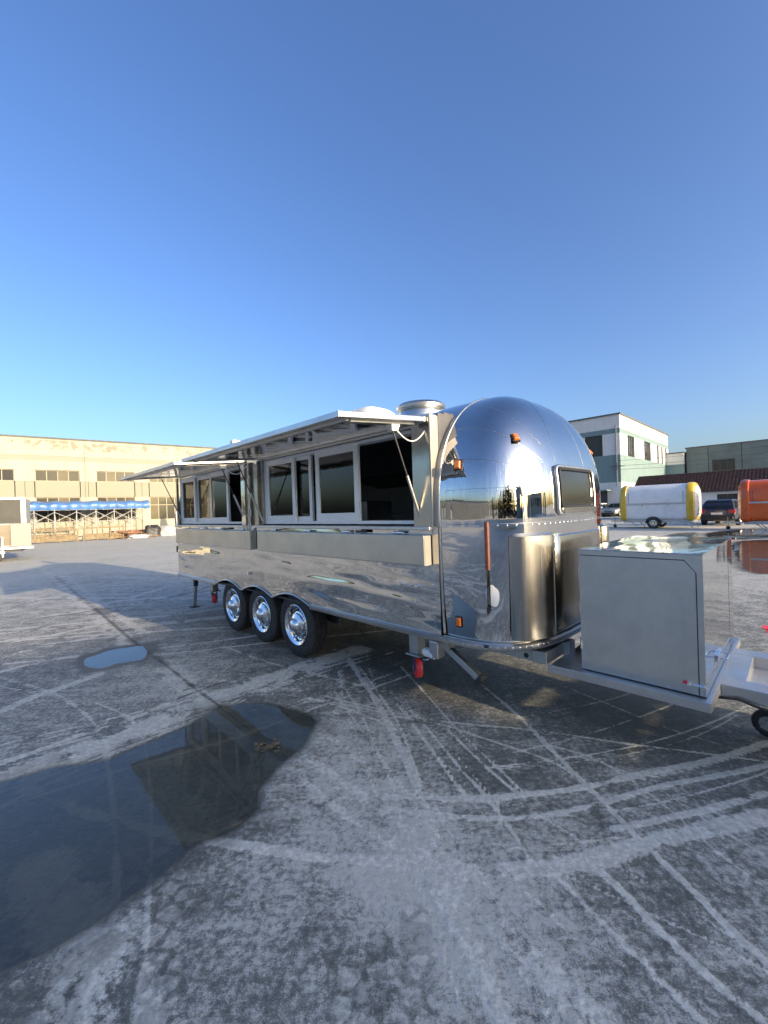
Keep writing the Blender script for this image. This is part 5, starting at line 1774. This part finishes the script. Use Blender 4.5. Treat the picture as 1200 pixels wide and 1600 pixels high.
car(wpt(-3.15, 31.7), va - .12, 'navy_paint', 'dark blue hatchback parked tail on beside the orange trailer')
car(wpt(-13.75, 48.6), va + math.pi - .2, 'silver_paint', 'silver car parked nose out before the office block')
car(wpt(-16.0, 48.4), va + math.pi - .1, 'white_paint', 'white car glimpsed between polished trailer and silver car')

# ------------------------------------------------------------------ what the polished skin mirrors: halls and trees behind the camera
hb_ = empty('warehouse', wpt(33.2, 1.45), RZ)
tag(hb_, 'tall grey ribbed warehouse behind the camera, mirrored in the trailer dome', 'building')
mb = MB(); mb.box(0, 16, -5.0, 5.0, 0, 8.1); mb.build('wall', 'ribbed_grey', hb_)
mb = MB(); mb.box(-.15, 16.1, -5.1, 5.1, 8.1, 8.25); mb.build('roof', 'coping', hb_)
for yy in (-3.4, 1.2):
    mb = MB(); mb.box(-.06, 0, yy, yy + 2.2, 0, 3.4); mb.build('roller_door', 'dark_sash', hb_)
hb2 = empty('workshop', wpt(50, 28), RZ)
tag(hb2, 'low cream workshop mirrored low in the right of the trailer dome', 'building')
mb = MB(); mb.box(0, 12, -13, 20, 0, 5.6); mb.build('wall', 'cream_plain', hb2)
mb = MB(); mb.box(-.3, 12.2, -13.2, 20.2, 5.6, 5.8); mb.build('roof', 'coping', hb2)
for i in range(7):
    mb = MB(); mb.box(-.05, 0, -11 + i * 4.3, -8.6 + i * 4.3, 1.2, 3.6); mb.build('window', 'facade_glass', hb2)
hb3 = empty('storage_hall', wpt(-4, -34), RZ)
tag(hb3, 'long low hall behind the camera, mirrored in the serving windows', 'building')
mb = MB(); mb.box(-26, 22, -10, 0, 0, 3.6); mb.build('wall', 'ribbed_grey', hb3)
mb = MB(); mb.box(-26.2, 22.2, -10.2, .3, 3.6, 3.8); mb.build('roof', 'coping', hb3)
for i in range(9):
    mb = MB(); mb.box(-23 + i * 5, -20 + i * 5, 0, .05, 0, 2.6); mb.build('roller_door', 'grey_band', hb3)

t = NT('needle_leaf')
oi = t.n('ShaderNodeObjectInfo')
t.pbr(t.mix(t.noise(3, 3), (.022, .045, .016), (.055, .085, .030)), .75, 0)
M['needle_leaf'] = t.m
simple('bark', (.09, .065, .045), .9, 0, .3, 8)
def crown(h, r, seed):
    rg = np.random.default_rng(seed)
    n = 3200
    mb = MB()
    zf = rg.random(n) ** 1.25
    for i in range(n):
        z = .12 * h + .88 * h * zf[i]
        rr = r * (1 - zf[i]) ** .8 * (.35 + .65 * rg.random()) * (1 + .25 * math.sin(zf[i] * 40))
        q = rg.random() * 2 * math.pi
        c = Vector((rr * math.cos(q), rr * math.sin(q), z))
        s_ = .10 + .16 * rg.random()
        d = Vector((math.cos(q), math.sin(q), -.25 + .3 * rg.random())).normalized()
        sd = Vector((-math.sin(q), math.cos(q), rg.random() - .5)).normalized()
        mb.add([c - sd * s_, c + d * s_ * 1.5, c + sd * s_, c - d * s_ * .6], [(0, 1, 2, 3)])
    return mb
tp_ = None
for i, (a, b, h) in enumerate([(21, -3.5, 6.2), (20, -5.6, 7.5), (20.5, -8, 7.0), (19, -10, 7.6), (18, -12.5, 6.0), (16, -15, 5.2), (13, -18, 4.4)]):
    e = empty('conifer_tree', wpt(a, b), i * 1.3)
    if tp_ is None:
        c_ = crown(6.0, 2.1, 4).build('crown', 'needle_leaf', e, fix=False)
        mb = MB(); mb.cyl((0, 0, 0), (0, 0, 5.4), .16, .03, n=10); k_ = mb.build('trunk', 'bark', e, smooth=True)
        tp_ = (c_, k_)
    else:
        for s_ in tp_:
            o = s_.copy(); COL.objects.link(o); o.parent = e
    e.scale = (h / 6, h / 6, h / 6)
    tag(e, 'dark conifer in the tree row behind the camera, mirrored in the dome', 'tree', 'conifers mirrored in the dome')
